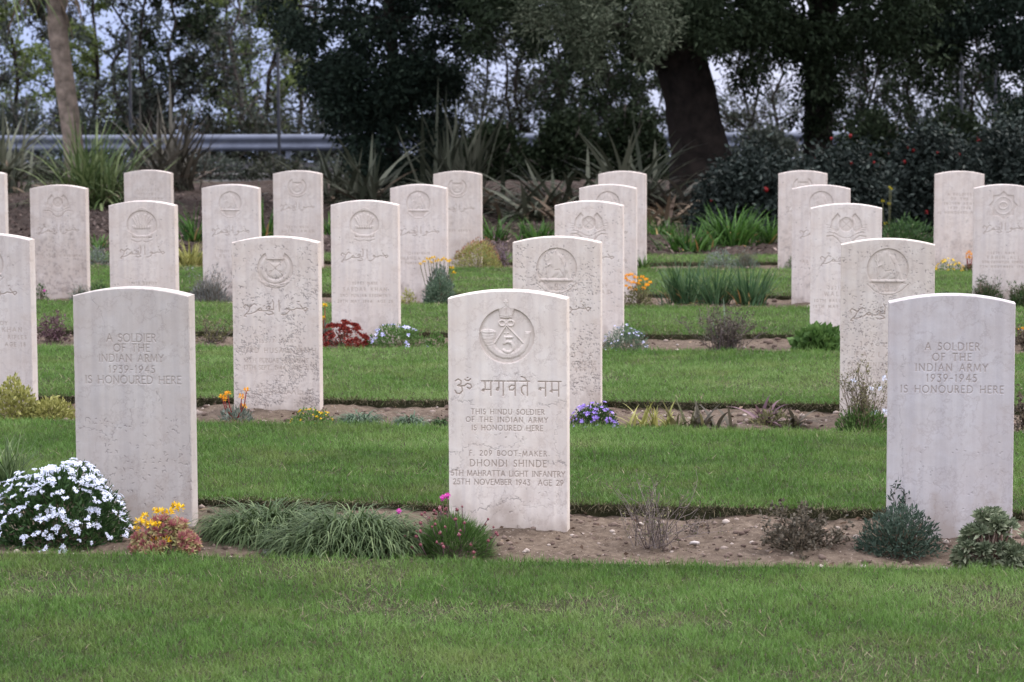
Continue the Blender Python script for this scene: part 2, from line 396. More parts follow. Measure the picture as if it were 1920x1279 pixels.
class Face:
    """front of a headstone as a fine grid that is carved: s across, q down from the top of the arch"""
    def __init__(f, w, h, rise, below, res):
        f.w, f.h, f.rise, f.below, f.res = w, h, rise, below, res
        f.c = .0025
        f.s = np.linspace(-w / 2 + f.c, w / 2 - f.c, int(w / res) + 1)
        zs = h - rise - .02
        f.lin = np.linspace(-below, zs, int((zs + below) / res) + 1)
        ncap = max(6, int((rise + .02) / res))
        arch = h - rise * (f.s / (w / 2)) ** 2 - f.c
        t = np.arange(1, ncap + 1) / ncap
        cap = zs + t[:, None] * (arch - zs)[None]
        f.Z = np.concatenate([np.repeat(f.lin[:, None], len(f.s), 1), cap])
        f.S = np.repeat(f.s[None], len(f.Z), 0)
        f.H = np.zeros_like(f.Z); f.dirt = np.zeros_like(f.Z); f.rust = np.zeros_like(f.Z)
        f.regions = []
    def win(f, s0, s1, q0, q1, m=.004):
        j0, j1 = np.searchsorted(f.s, [s0 - m, s1 + m])
        zc = f.Z[:, len(f.s) // 2]; ze = f.Z[:, 0]
        i0 = np.searchsorted(zc, f.h - q1 - m); i1 = np.searchsorted(ze, f.h - q0 + m)
        return slice(max(0, i0 - 1), i1 + 1), slice(max(0, j0 - 1), j1 + 1)
    def dist(f, pts, sl):
        S, Q = f.S[sl], f.h - f.Z[sl]
        d = np.full(S.shape, 9.0)
        for (a, b), (c, e) in zip(pts[:-1], pts[1:]):
            vx, vy = c - a, e - b; L = vx * vx + vy * vy + 1e-12
            t = np.clip(((S - a) * vx + (Q - b) * vy) / L, 0, 1)
            d = np.minimum(d, np.hypot(S - a - t * vx, Q - b - t * vy))
        return d
    def groove(f, pts, width, depth, dirt=0, rust=0, add=False):
        p = np.array(pts); sl = f.win(p[:, 0].min(), p[:, 0].max(), p[:, 1].min(), p[:, 1].max(), width)
        if f.H[sl].size == 0: return
        k = np.clip(1 - f.dist(pts, sl) / (width / 2), 0, 1)
        f.H[sl] = f.H[sl] + depth * k if add else np.maximum(f.H[sl], depth * k)
        if dirt: f.dirt[sl] = np.maximum(f.dirt[sl], dirt * np.minimum(1, k * 1.6))
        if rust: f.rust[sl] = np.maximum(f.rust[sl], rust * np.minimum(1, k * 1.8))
    def inside(f, poly, sl):
        S, Q = f.S[sl], f.h - f.Z[sl]; m = np.zeros(S.shape, bool)
        for (a, b), (c, e) in zip(poly, poly[1:] + poly[:1]):
            if abs(e - b) < 1e-12: continue
            m ^= ((Q < b) != (Q < e)) & (S < (c - a) * (Q - b) / (e - b) + a)
        return m
    def recess(f, poly, depth, edge=.0025):
        p = np.array(poly); sl = f.win(p[:, 0].min(), p[:, 0].max(), p[:, 1].min(), p[:, 1].max())
        m = f.inside(poly, sl); d = f.dist(poly + poly[:1], sl)
        k = np.where(m, np.clip(d / edge, 0, 1), 0)
        f.H[sl] = np.maximum(f.H[sl], depth * k)
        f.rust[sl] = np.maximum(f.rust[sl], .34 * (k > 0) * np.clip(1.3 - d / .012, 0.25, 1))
    def relief(f, poly, floor, height, bevel=.003):
        p = np.array(poly); sl = f.win(p[:, 0].min(), p[:, 0].max(), p[:, 1].min(), p[:, 1].max())
        m = f.inside(poly, sl); d = f.dist(poly + poly[:1], sl)
        k = np.where(m, np.sqrt(np.clip(d / bevel, 0, 1)), 0)
        f.H[sl] = np.where(k > 0, np.minimum(f.H[sl], floor - height * k), f.H[sl])
    def ridge(f, pts, width, floor, height):
        p = np.array(pts); sl = f.win(p[:, 0].min(), p[:, 0].max(), p[:, 1].min(), p[:, 1].max(), width)
        d = f.dist(pts, sl) / (width / 2)
        f.H[sl] = np.where(d < 1, np.minimum(f.H[sl], floor - height * np.sqrt(np.clip(1 - d * d, 0, 1))), f.H[sl])
    # text: cap height hc, centred line spread over s0..s1, top of caps at q
    def text(f, line, s0, s1, q, hc, stroke=.17, depth=.0024, rust=.6):
        adv, tot = [], 0
        for ch in line: adv.append(FONT[ch][0] * hc); tot += adv[-1]
        gap = (s1 - s0 - tot) / max(1, len(line) - 1)
        sc = 1.0
        if gap < .06 * hc:
            sc = max(.55, (s1 - s0 - .06 * hc * (len(line) - 1)) / tot); gap = (s1 - s0 - tot * sc) / max(1, len(line) - 1)
        x = s0
        for ch, a in zip(line, adv):
            for st in FONT[ch][1]:
                pts = [(x + px * hc * sc, q + (1 - py) * hc) for px, py in st]
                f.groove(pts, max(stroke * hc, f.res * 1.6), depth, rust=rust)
                for e0, e1 in ((st[0], st[1]), (st[-1], st[-2])):           # small serifs on upright ends
                    if abs(e0[0] - e1[0]) < .12 and e0[1] in (0, 1):
                        ex, ey = x + e0[0] * hc * sc, q + (1 - e0[1]) * hc
                        f.groove([(ex - .1 * hc, ey), (ex + .1 * hc, ey)], max(.08 * hc, f.res * 1.2), depth * .6, rust=rust * .8)
            x += a * sc + gap
    def strokes(f, sts, s0, s1, q_base, hc, xmax, width, depth=.0024, rust=.6):
        k = (s1 - s0) / xmax
        for st in sts:
            f.groove([(s0 + x * k, q_base - y * hc) for x, y in st], width, depth, rust=rust)
    def crack(f, pts, rng, width=.0022, depth=.0012, dirt=.5, rough=.004, steps=9):
        out = []
        for (a, b), (c, e) in zip(pts[:-1], pts[1:]):
            t = np.linspace(0, 1, steps, endpoint=False)
            out += list(zip(a + (c - a) * t + rng.normal(0, rough, steps) * (t > 0), b + (e - b) * t + rng.normal(0, rough, steps) * (t > 0)))
        out.append(pts[-1])
        for k in range(len(out) - 1):
            j = rng.uniform(.4, 1.2)
            f.groove([out[k], out[k + 1]], max(width * j * .8, f.res * 1.4), depth * j * .6, dirt=dirt * j * .8)
    def pits(f, n, rng, q0, q1, bias=None, size=.006, dirt=.8, seed=0):
        k = 0
        for _ in range(n * 4):
            s, q = rng.uniform(-f.w / 2 + .004, f.w / 2 - .004), rng.uniform(q0, q1)
            den = float(fbm(np.array([s * 14 + 3]), np.array([q * 14 + 9]), seed, 3)[0])
            b = bias(s / f.w + .5, q / f.h) if bias else 1
            if rng.random() > b * np.clip((den - .36) * 4, 0, 1): continue
            a = rng.normal(0, .7); L = size * rng.uniform(.3, 1.5)
            m = (s + math.cos(a) * L * .5 + rng.normal(0, .001), q + math.sin(a) * L * .5 + rng.normal(0, .0015))
            f.groove([(s, q), m, (s + math.cos(a + .5) * L, q + math.sin(a + .5) * L)], max(f.res * 1.5, .0025 * rng.uniform(.6, 1.5)), .0016, dirt=dirt * rng.uniform(.4, 1.0))
            k += 1
            if k >= n: break
    def region(f, name, s0, s1, q0, q1): f.regions.append((name, s0, s1, q0, q1))

def circ(cx, cy, r, k=40, a0=0, a1=360, ry=None):
    return [(cx + r * math.cos(math.radians(a0 + (a1 - a0) * i / k)), cy + (ry or r) * math.sin(math.radians(a0 + (a1 - a0) * i / k))) for i in range(k)]

def badge_bugle(f, P):
    """crown over a stringed bugle with the figure 5, cut into a round sunk field"""
    c = P(669, 505); r = 52 / 587.0
    fl = .0048
    f.recess(circ(c[0], c[1], r), fl)
    horn = [P(*p) for p in [(415,475),(432,540),(460,595),(500,650),(560,700),(630,728),(710,728),(780,705),(840,655),(875,590),(890,520),(900,465),(842,465),(838,530),(820,580),(785,625),(735,655),(670,668),(605,650),(565,615),(546,560),(560,480)]]
    f.relief(horn, fl, .0036, .006)
    f.relief([P(487 + 74 * math.cos(a), 472 + 27 * math.sin(a)) for a in np.linspace(0, 2 * math.pi, 24, endpoint=False)], fl, .0042, .003)
    f.groove([P(487 + 58 * math.cos(a), 472 + 15 * math.sin(a)) for a in np.linspace(0, 2 * math.pi, 24)], .004, .0015, add=True)
    for y in (510, 545, 575, 600): f.groove([P(428 + (y - 510) * .35, y), P(490, y + 8), P(556 - (y - 510) * .1, y - 6)], .003, .001, rust=.2, add=True)
    for x in (640, 656, 672, 688, 704): f.groove([P(x, 675), P(x, 725)], .003, .001, rust=.2, add=True)
    for y in (480, 500): f.groove([P(842, y), P(895, y + 3)], .003, .001, add=True)
    crown = [P(*p) for p in [(605,345),(598,300),(585,255),(592,228),(615,206),(640,205),(660,196),(680,205),(708,206),(735,228),(745,255),(732,300),(722,345)]]
    f.relief(crown, fl, .0045, .005)
    f.ridge([P(662, 170), P(662, 200)], .006, .0, .0012); f.ridge([P(650, 184), P(674, 184)], .006, .0, .0012)
    for a in ([(612,300),(622,250),(655,225)], [(712,300),(702,250),(668,225)], [(600,318),(662,326),(724,318)], [(604,336),(662,344),(720,336)], [(662,220),(662,305)]):
        f.groove([P(*p) for p in a], .0032, .0013, rust=.25, add=True)
    for x in range(612, 724, 14): f.groove([P(x, 326), P(x + 5, 331)], .003, .001, rust=.3)
    for cx in (625, 705): f.ridge([P(cx + 30 * math.cos(a), 386 + 26 * math.sin(a)) for a in np.linspace(0, 2 * math.pi, 20)], .0062, fl, .0036)
    for e in ((552, 578), (826, 576)):
        n = 26
        for i in range(n):
            t0, t1 = i / n, (i + .72) / n
            f.ridge([P(664 + (e[0] - 664) * t0, 405 + (e[1] - 405) * t0), P(664 + (e[0] - 664) * t1, 405 + (e[1] - 405) * t1)], .005, fl, .0034)
    f.ridge([P(664, 430), P(664, 500)], .005, fl, .002); f.ridge([P(644, 480), P(684, 480)], .004, fl, .002)
    f.ridge([P(716, 520), P(652, 520)], .009, fl, .0042)
    f.ridge([P(650, 520), P(645, 578)] + [P(678 + 50 * math.cos(a), 614 + 50 * math.sin(a)) for a in np.linspace(-2.2, 2.45, 16)], .0105, fl, .0042)
    return (c[0] - r - .006, c[0] + r + .006, P(0, 165)[1], c[1] + r + .006)

def badge_figure(f, cx, cy, r, num='8'):
    """round sunk field, a seated figure on a ledge, a number and a ribbon below"""
    fl = .0035
    P = lambda x, y: (cx + x * r, cy + y * r)
    f.recess(circ(cx, cy, r), fl)
    body = [(-.34,-.62),(-.2,-.86),(.04,-.95),(.1,-.72),(.3,-.62),(.5,-.25),(.62,.1),(.72,.5),(.55,.52),(.5,.2),(.38,.42),(.1,.5),(.05,.3),(-.12,.42),(-.3,.46),(-.22,.0),(-.36,-.2),(-.28,-.4)]
    f.relief([P(*p) for p in body], fl, .003, .012)
    f.ridge([P(-.52,-.72), P(-.44,.48)], .006, fl, .0026); f.ridge([P(-.34,-.2), P(-.5,-.1)], .008, fl, .0026)
    f.ridge([P(-.62,-.7), P(-.6,-.42), P(-.5,-.34), P(-.4,-.45), P(-.38,-.72)], .005, fl, .0022)
    f.groove([P(.1,-.6), P(.3,-.2), P(.42,.2)], .004, .0012, rust=.3, add=True); f.groove([P(-.1,.1), P(.15,.05), P(.3,.3)], .005, .0016, rust=.4, add=True)
    f.relief([P(*p) for p in [(-.95,.5),(.95,.5),(1.0,.64),(-1.0,.64)]], fl, .0034, .004)
    f.groove([P(-.85,.68), P(.85,.68)], .006, .002, rust=.5)
    f.recess([P(*p) for p in [(-.62,.7),(-.4,1.12),(.4,1.12),(.62,.7)]], .0028)
    if num: f.text(num, cx - .13 * r, cx + .13 * r, cy + .74 * r, .34 * r, stroke=.26, depth=.003)
    rib = [(-.98,.72),(-.62,1.06),(-.2,1.24),(.2,1.24),(.62,1.06),(.98,.72)]
    f.groove([P(*p) for p in rib], .005, .0018, rust=.4)
    f.groove([P(x * .82, y * .84 + .02) for x, y in rib], .004, .0012, rust=.3)
    return (cx - r * 1.08, cx + r * 1.08, cy - r * 1.06, cy + r * 1.34)

def badge_ring(f, cx, cy, r):
    """ring broken at the top by a crown, a crossed shield inside and a scroll below"""
    P = lambda x, y: (cx + x * r, cy + y * r)
    fl = .0032
    f.recess([P(*p) for p in [(math.cos(math.radians(a)), math.sin(math.radians(a))) for a in range(-58, 239, 9)] + [(-.52,-.84),(-.42,-.5),(.42,-.5),(.52,-.84)]], fl)
    f.ridge([P(.72 * math.cos(a), .72 * math.sin(a)) for a in np.linspace(0, 2 * math.pi, 30)], .018, fl, .003)
    f.relief([P(*p) for p in [(-.5,-.55),(-.2,-.3),(.2,-.3),(.5,-.55),(.62,-.1),(.4,.4),(.0,.56),(-.4,.4),(-.62,-.1)]], fl, .0028, .01)
    f.groove([P(-.52,-.5), P(-.1,-.1), P(.4,.36)], .006, .002, rust=.4); f.groove([P(.52,-.5), P(.1,-.1), P(-.4,.36)], .006, .002, rust=.4)
    f.groove([P(-.34,.18), P(-.22,.12)], .008, .002, rust=.5); f.groove([P(.22,.12), P(.34,.18)], .008, .002, rust=.5)
    f.groove([P(-.16,-.36), P(.0,-.42), P(.16,-.36)], .005, .0015, rust=.3)
    f.groove([P(-.82,.68), P(-.45,.98), P(0,1.08), P(.45,.98), P(.82,.68)], .006, .0024, rust=.5)
    f.relief([P(*p) for p in [(-.95,.42),(-.6,.72),(0,.88),(.6,.72),(.95,.42),(1.0,.62),(.6,.94),(0,1.06),(-.6,.94),(-1.0,.62)]], .001, .0022, .004)
    return (cx - r * 1.08, cx + r * 1.08, cy - r * 1.02, cy + r * 1.16)

def badge_wings(f, cx, cy, r):
    """crossed oval under a crown between spread wings, with a folded ribbon"""
    P = lambda x, y: (cx + x * r, cy + y * r)
    fl = .0034
    f.recess([P(*p) for p in [(-.88,.05),(-.78,-.4),(-.46,-.78),(-.3,-.56),(-.3,.0),(-.5,.3)]], fl)
    f.recess([P(*p) for p in [(.88,.05),(.78,-.4),(.46,-.78),(.3,-.56),(.3,.0),(.5,.3)]], fl)
    f.relief([P(*p) for p in [(-.34,-.72),(-.44,-1.0),(-.2,-.96),(0,-1.12),(.2,-.96),(.44,-1.0),(.34,-.72)]], .0018, .0028, .006)
    f.groove([P(-.36,-.74), P(-.44,-1.0), P(-.2,-.96), P(0,-1.14), P(.2,-.96), P(.44,-1.0), P(.36,-.74)], .0035, .0012, rust=.2)
    f.ridge([P(.44 * math.cos(a), -.12 + .52 * math.sin(a)) for a in np.linspace(0, 2 * math.pi, 28)], .013, .003, .003)
    f.recess([P(.36 * math.cos(a), -.15 + .4 * math.sin(a)) for a in np.linspace(0, 2 * math.pi, 24, endpoint=False)], .0026)
    f.groove([P(-.25,-.4), P(.25,.06)], .006, .004, rust=.5); f.groove([P(.25,-.4), P(-.25,.06)], .006, .004, rust=.5)
    f.groove([P(-.25,-.42), P(.25,-.42)], .005, .0036, rust=.4); f.groove([P(-.2,.1), P(.2,.1)], .005, .0036, rust=.4)
    for sg in (-1, 1):
        for k in range(4):
            f.groove([P(sg * .5, -.02 + .14 * k), P(sg * (.8 + .04 * k), -.08 + .1 * k), P(sg * (1.1 - .06 * k), -.14 + .15 * k)], .0055, .0018, rust=.35)
        f.groove([P(sg * 1.06,.5), P(sg * .72,.46), P(sg * .5,.6), P(sg * .28,.86), P(0,.98)], .007, .0026, rust=.5)
        f.groove([P(sg * 1.0,.3), P(sg * .66,.3), P(sg * .42,.44), P(sg * .2,.56), P(0,.6)], .005, .002, rust=.4)
    return (cx - r * 1.16, cx + r * 1.16, cy - r * 1.16, cy + r * 1.04)

def badge_plume(f, cx, cy, r):
    """rounded sunk field with fanned plumes over a curved ribbon"""
    P = lambda x, y: (cx + x * r, cy + y * r)
    fl = .0034
    f.recess([P(*p) for p in [(.95 * math.cos(math.radians(a)), .9 * math.sin(math.radians(a))) for a in range(-200, 21, 10)] + [(.66,.5),(.6,.8),(-.6,.8),(-.66,.5)]], fl)
    for k in range(-3, 4):
        a = k * .24
        f.ridge([P(.1 * k, .05), P(.62 * math.sin(a * 1.5), -.72 + .1 * abs(k))], .011, fl, .003)
    f.relief([P(*p) for p in [(-.6,.02),(.6,.02),(.52,.24),(-.52,.24)]], fl, .003, .006)
    for k in range(-3, 4): f.groove([P(.16 * k, .04), P(.15 * k, .22)], .005, .002, rust=.5, add=True)
    f.relief([P(*p) for p in [(-.7,.42),(-.3,.62),(.3,.62),(.7,.42),(.74,.66),(.3,.86),(-.3,.86),(-.74,.66)]], fl, .003, .005)
    for k in range(-3, 4): f.groove([P(.12 * k, .68), P(.12 * k + .04, .8)], .004, .002, rust=.5, add=True)
    f.groove([P(-.66,.9), P(-.3,1.04), P(-.08,.98)], .006, .0022, rust=.5); f.groove([P(.66,.9), P(.3,1.04), P(.08,.98)], .006, .0022, rust=.5)
    f.ridge([P(-.3,-.96), P(0,-1.06), P(.3,-.96)], .008, 0, .0008)
    return (cx - r * 1.04, cx + r * 1.04, cy - r * 1.1, cy + r * 1.1)

def badge_star(f, cx, cy, r):
    """many-pointed star, round boss in its middle"""
    P = lambda x, y: (cx + x * r, cy + y * r)
    pts = []
    for k in range(16):
        a = math.pi * k / 8 - math.pi / 2; q = 1.0 if k % 2 == 0 else .8
        pts.append(P(q * math.cos(a), q * math.sin(a)))
    f.recess(pts, .0026)
    f.ridge([P(.6 * math.cos(a), .6 * math.sin(a)) for a in np.linspace(0, 2 * math.pi, 30)], .008, .0026, .002)
    f.ridge([P(.3 * math.cos(a), .24 * math.sin(a)) for a in np.linspace(0, 2 * math.pi, 20)], .008, .0026, .003)
    f.groove([P(-.14,.06), P(-.05,-.1), P(.08,-.08), P(.04,.06), P(.18,.08)], .006, .003, rust=.5)
    return (cx - r * 1.04, cx + r * 1.04, cy - r * 1.04, cy + r * 1.04)

# ------------------------------------------------------------------ limestone
def stone_mat():
    m, n, l, b = nt("limestone")
    oi = n.new("ShaderNodeObjectInfo")
    big = noise(n, l, 7, 5, .6); fine = noise(n, l, 160, 4, .7); tcn = n.new("ShaderNodeTexCoord")
    c = cramp(n, l, big, [(.28, (.60, .54, .47)), (.5, (.68, .63, .56)), (.74, (.715, .67, .61))])
    # vertical run-off streaks
    mp = n.new("ShaderNodeMapping"); mp.inputs["Scale"].default_value = (38, 10, 1.6); l.new(tcn.outputs["Object"], mp.inputs[0])
    st = n.new("ShaderNodeTexNoise"); st.inputs["Scale"].default_value = 1.0; st.inputs["Detail"].default_value = 4; l.new(mp.outputs[0], st.inputs["Vector"])
    stc = cramp(n, l, st.outputs["Fac"], [(.36, (.90, .89, .90)), (.6, (1.02, 1.01, 1.0))])
    c = mixrgb(n, l, 1.0, c, stc, 'MULTIPLY')
    fc = cramp(n, l, fine, [(.3, (.95, .945, .94)), (.65, (1.02, 1.02, 1.02))]); c = mixrgb(n, l, .8, c, fc, 'MULTIPLY')
    # fossil-like hairline veins
    vo = n.new("ShaderNodeTexNoise"); vo.inputs["Scale"].default_value = 5.5; vo.inputs["Detail"].default_value = 7; vo.inputs["Roughness"].default_value = .68
    l.new(tcn.outputs["Object"], vo.inputs["Vector"])
    vr = cramp(n, l, vo.outputs["Fac"], [(.485, (1, 1, 1)), (.5, (.80, .77, .76)), (.515, (1, 1, 1))]); c = mixrgb(n, l, .8, c, vr, 'MULTIPLY')
    blot = noise(n, l, 3.3, 6, .66)
    c = mixrgb(n, l, cramp(n, l, blot, [(.45, (0, 0, 0)), (.68, (.72, .72, .72))]), c, (.56, .47, .385))
    c = mixrgb(n, l, 1.0, c, oi.outputs["Color"], 'MULTIPLY')
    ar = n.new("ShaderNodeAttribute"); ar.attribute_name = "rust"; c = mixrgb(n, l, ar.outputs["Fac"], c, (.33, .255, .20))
    ad = n.new("ShaderNodeAttribute"); ad.attribute_name = "dirt"; c = mixrgb(n, l, ad.outputs["Fac"], c, (.15, .13, .125))
    l.new(c, b.inputs["Base Color"]); b.inputs["Roughness"].default_value = .78; b.inputs["Specular IOR Level"].default_value = .25
    bp = n.new("ShaderNodeBump"); bp.inputs["Strength"].default_value = .12; bp.inputs["Distance"].default_value = .0012
    l.new(fine, bp.inputs["Height"]); l.new(bp.outputs[0], b.inputs["Normal"])
    return m
LIME = stone_mat()
ROT = .12                                   # rows recede a little towards the left
ROWS = {1: 8.03, 2: 10.95, 3: 14.05, 4: 16.85, 5: 20.0}
THICK = .078

def place_stone(row, ul, ur, vt, dy=0.0):
    uc = (ul + ur) / 2; r = ray(uc, vt); a = r.x / r.y
    y = (ROWS[row] + dy) / (1 + ROT * a); top = D(uc, vt, y)
    w = abs(D(ur, vt, y).x - D(ul, vt, y).x) / math.cos(math.atan(ROT))
    return top.x, y, top.z, w

STONES = []
def headstone(row, ul, ur, vt, label, carve, res, tint=(1, 1, 1), seed=0, lean=0.0, yaw=0.0, soil=0.0, dy=0.0, rise=.026):
    x, y, h, w = place_stone(row, ul, ur, vt, dy)
    w = min(max(w, .372), .392)
    rng = RNG(1000 + seed)
    f = Face(w, h, rise, .08, res)
    carve(f, rng)
    f.H *= 1.15
    # weathering: gentle waviness of the dressed face and earth splashed on the foot
    f.H += (fbm(f.S * 30 + seed, f.Z * 30, seed, 4) - .5) * .0011
    n1 = fbm(f.S * 22 + seed * 3, f.Z * 16 + 5, seed + 5, 4); n2 = fbm(f.S * 60 + seed, f.Z * 60, seed + 9, 4)
    f.rust = np.maximum(f.rust, np.clip((.16 - f.Z) / .16 + (n1 - .62) * 2.2, 0, 1) * .55)
    if soil:
        k = np.clip((soil - f.Z / h) * 2.0 + (n1 - .5) * 2.4, 0, 1)
        f.rust = np.maximum(f.rust, .30 * k); f.dirt = np.maximum(f.dirt, np.clip((n2 - .54) * 5, 0, 1) * k * .42)
    nz, ns = f.H.shape
    root = empty("headstone", (x, y, 0), label, "headstone", "headstones in rows on the lawn", -math.atan(ROT) + yaw)
    root.rotation_euler[1] = lean
    V = np.stack([f.S, f.H, f.Z], -1).reshape(-1, 3)
    idx = np.arange(nz * ns).reshape(nz, ns)
    F = np.stack([idx[:-1, :-1], idx[:-1, 1:], idx[1:, 1:], idx[1:, :-1]], -1)
    sc, qc = (f.s[:-1] + f.s[1:]) / 2, None
    Q = f.h - (f.Z[:-1, :-1] + f.Z[1:, 1:]) / 2
    reg = np.zeros(Q.shape, int)
    for k, (nm, s0, s1, q0, q1) in enumerate(f.regions):
        reg[(Q > q0) & (Q < q1) & (sc[None] > s0) & (sc[None] < s1)] = k + 1
    F = F.reshape(-1, 4); reg = reg.ravel(); dirt, rust = f.dirt.ravel(), f.rust.ravel()
    # shell: chamfer, sides, top and back
    ring = np.concatenate([idx[0, :], idx[1:, -1], idx[-1, -2::-1], idx[-2:0:-1, 0]])
    rp = V[ring].copy(); rp[:, 1] = 0
    cen = np.array([0, 0]); out = rp.copy()
    out[:, 0] = np.where(rp[:, 0] > w / 2 - f.c - 1e-6, w / 2, np.where(rp[:, 0] < -w / 2 + f.c + 1e-6, -w / 2, rp[:, 0]))
    top = np.zeros(len(ring), bool); top[ns + nz - 2: ns + nz - 2 + ns] = True
    out[:, 2] = np.where(top, rp[:, 2] + f.c, rp[:, 2])
    er = (fbm(out[:, 0] * 60 + out[:, 2] * 47, out[:, 2] * 60 + seed, seed + 2, 3) - .45)
    r1, r2, r3 = out.copy(), out.copy(), rp.copy()
    r1[:, 1] = f.c * (1 + np.clip(er, 0, 1) * 3); r2[:, 1] = THICK - f.c; r3[:, 1] = THICK
    base = len(V); m = len(ring)
    V2 = np.concatenate([V, r1, r2, r3]); j = np.arange(m); jn = (j + 1) % m
    S4 = np.concatenate([np.stack([ring[jn], ring[j], base + j, base + jn], 1), np.stack([base + jn, base + j, base + m + j, base + m + jn], 1), np.stack([base + m + jn, base + m + j, base + 2 * m + j, base + 2 * m + jn], 1)])
    # back closed with strips between left and right edges
    L = [(i) for i in range(nz)]
    lf = np.concatenate([[0], np.arange(m - 1, m - nz + 1, -1)]); rg = np.arange(ns - 1, ns - 1 + len(lf))
    B4 = np.stack([base + 2 * m + rg[:-1], base + 2 * m + lf[:-1], base + 2 * m + lf[1:], base + 2 * m + rg[1:]], 1)
    tl = base + 2 * m + lf[-1]; tops = base + 2 * m + np.arange(ns + nz - 3, m - nz + 2)
    B3 = np.stack([np.full(len(tops) - 1, tl), tops[:-1], tops[1:]], 1)
    d2 = np.concatenate([dirt, np.clip(er - .12, 0, .5), np.zeros(2 * m)]); ru2 = np.concatenate([rust, np.tile(np.clip((.1 - out[:, 2]) / .1, 0, 1) * .35, 3)])
    def piece(nm, F4, F3, parent):
        F4 = np.asarray(F4); F3 = np.asarray(F3).reshape(-1, 3)
        u = np.unique(np.concatenate([F4.ravel(), F3.ravel()])).astype(int); mp = np.full(len(V2), -1); mp[u] = np.arange(len(u))
        me = mesh_np(nm, V2[u], mp[F4], mp[F3.astype(int)], {'dirt': d2[u], 'rust': ru2[u]}, True)
        if nm == 'slab':
            sm = np.ones(len(me.polygons), bool); sm[len(F4) - len(S4) - len(B4): ] = False; me.polygons.foreach_set("use_smooth", sm)
        o = link(nm, me, LIME, parent); o.color = (*tint, 1); return o
    piece('slab', np.concatenate([F[reg == 0], S4, B4]), B3, root)
    for k, (nm, *_r) in enumerate(f.regions):
        if (reg == k + 1).any(): piece(nm, F[reg == k + 1], np.zeros((0, 3)), root)
    STONES.append(root)
    return root

# ---- carving programs
def px(uc, vt, sc):                         # pixel on the photographed face -> (s, q)
    return lambda u, v: ((u - uc) / sc, (v - vt) / sc)
def lines(f, P, rows, **k):                 # rows: (text, u0, u1, v_top, v_bottom)
    a = []
    for t, u0, u1, v0, v1 in rows:
        (s0, q0), (s1, q1) = P(u0, v0), P(u1, v1)
        f.text(t, s0, s1, q0, q1 - q0, **k); a.append((s0, s1, q0, q1))
    a = np.array(a)
    return (max(-f.w / 2 + .004, a[:, 0].min() - .005), min(f.w / 2 - .004, a[:, 1].max() + .005), a[:, 2].min() - .005, a[:, 3].max() + .006)
def random_veins(f, rng, n, dirt=.35):
    for _ in range(n):
        s, q = rng.uniform(-.5, .5) * f.w, rng.uniform(.05, .95) * f.h; pts = [(s, q)]
        a = rng.choice([0.1, 1.4]) + rng.normal(0, .5)
        for k in range(rng.integers(2, 5)):
            a += rng.normal(0, .5); s += math.cos(a) * .05; q += math.sin(a) * .05
            if abs(s) > f.w / 2 - .004: break
            pts.append((s, q))
        if len(pts) > 1: f.crack(pts, rng, .0018, .0008, dirt * rng.uniform(.5, 1.1))

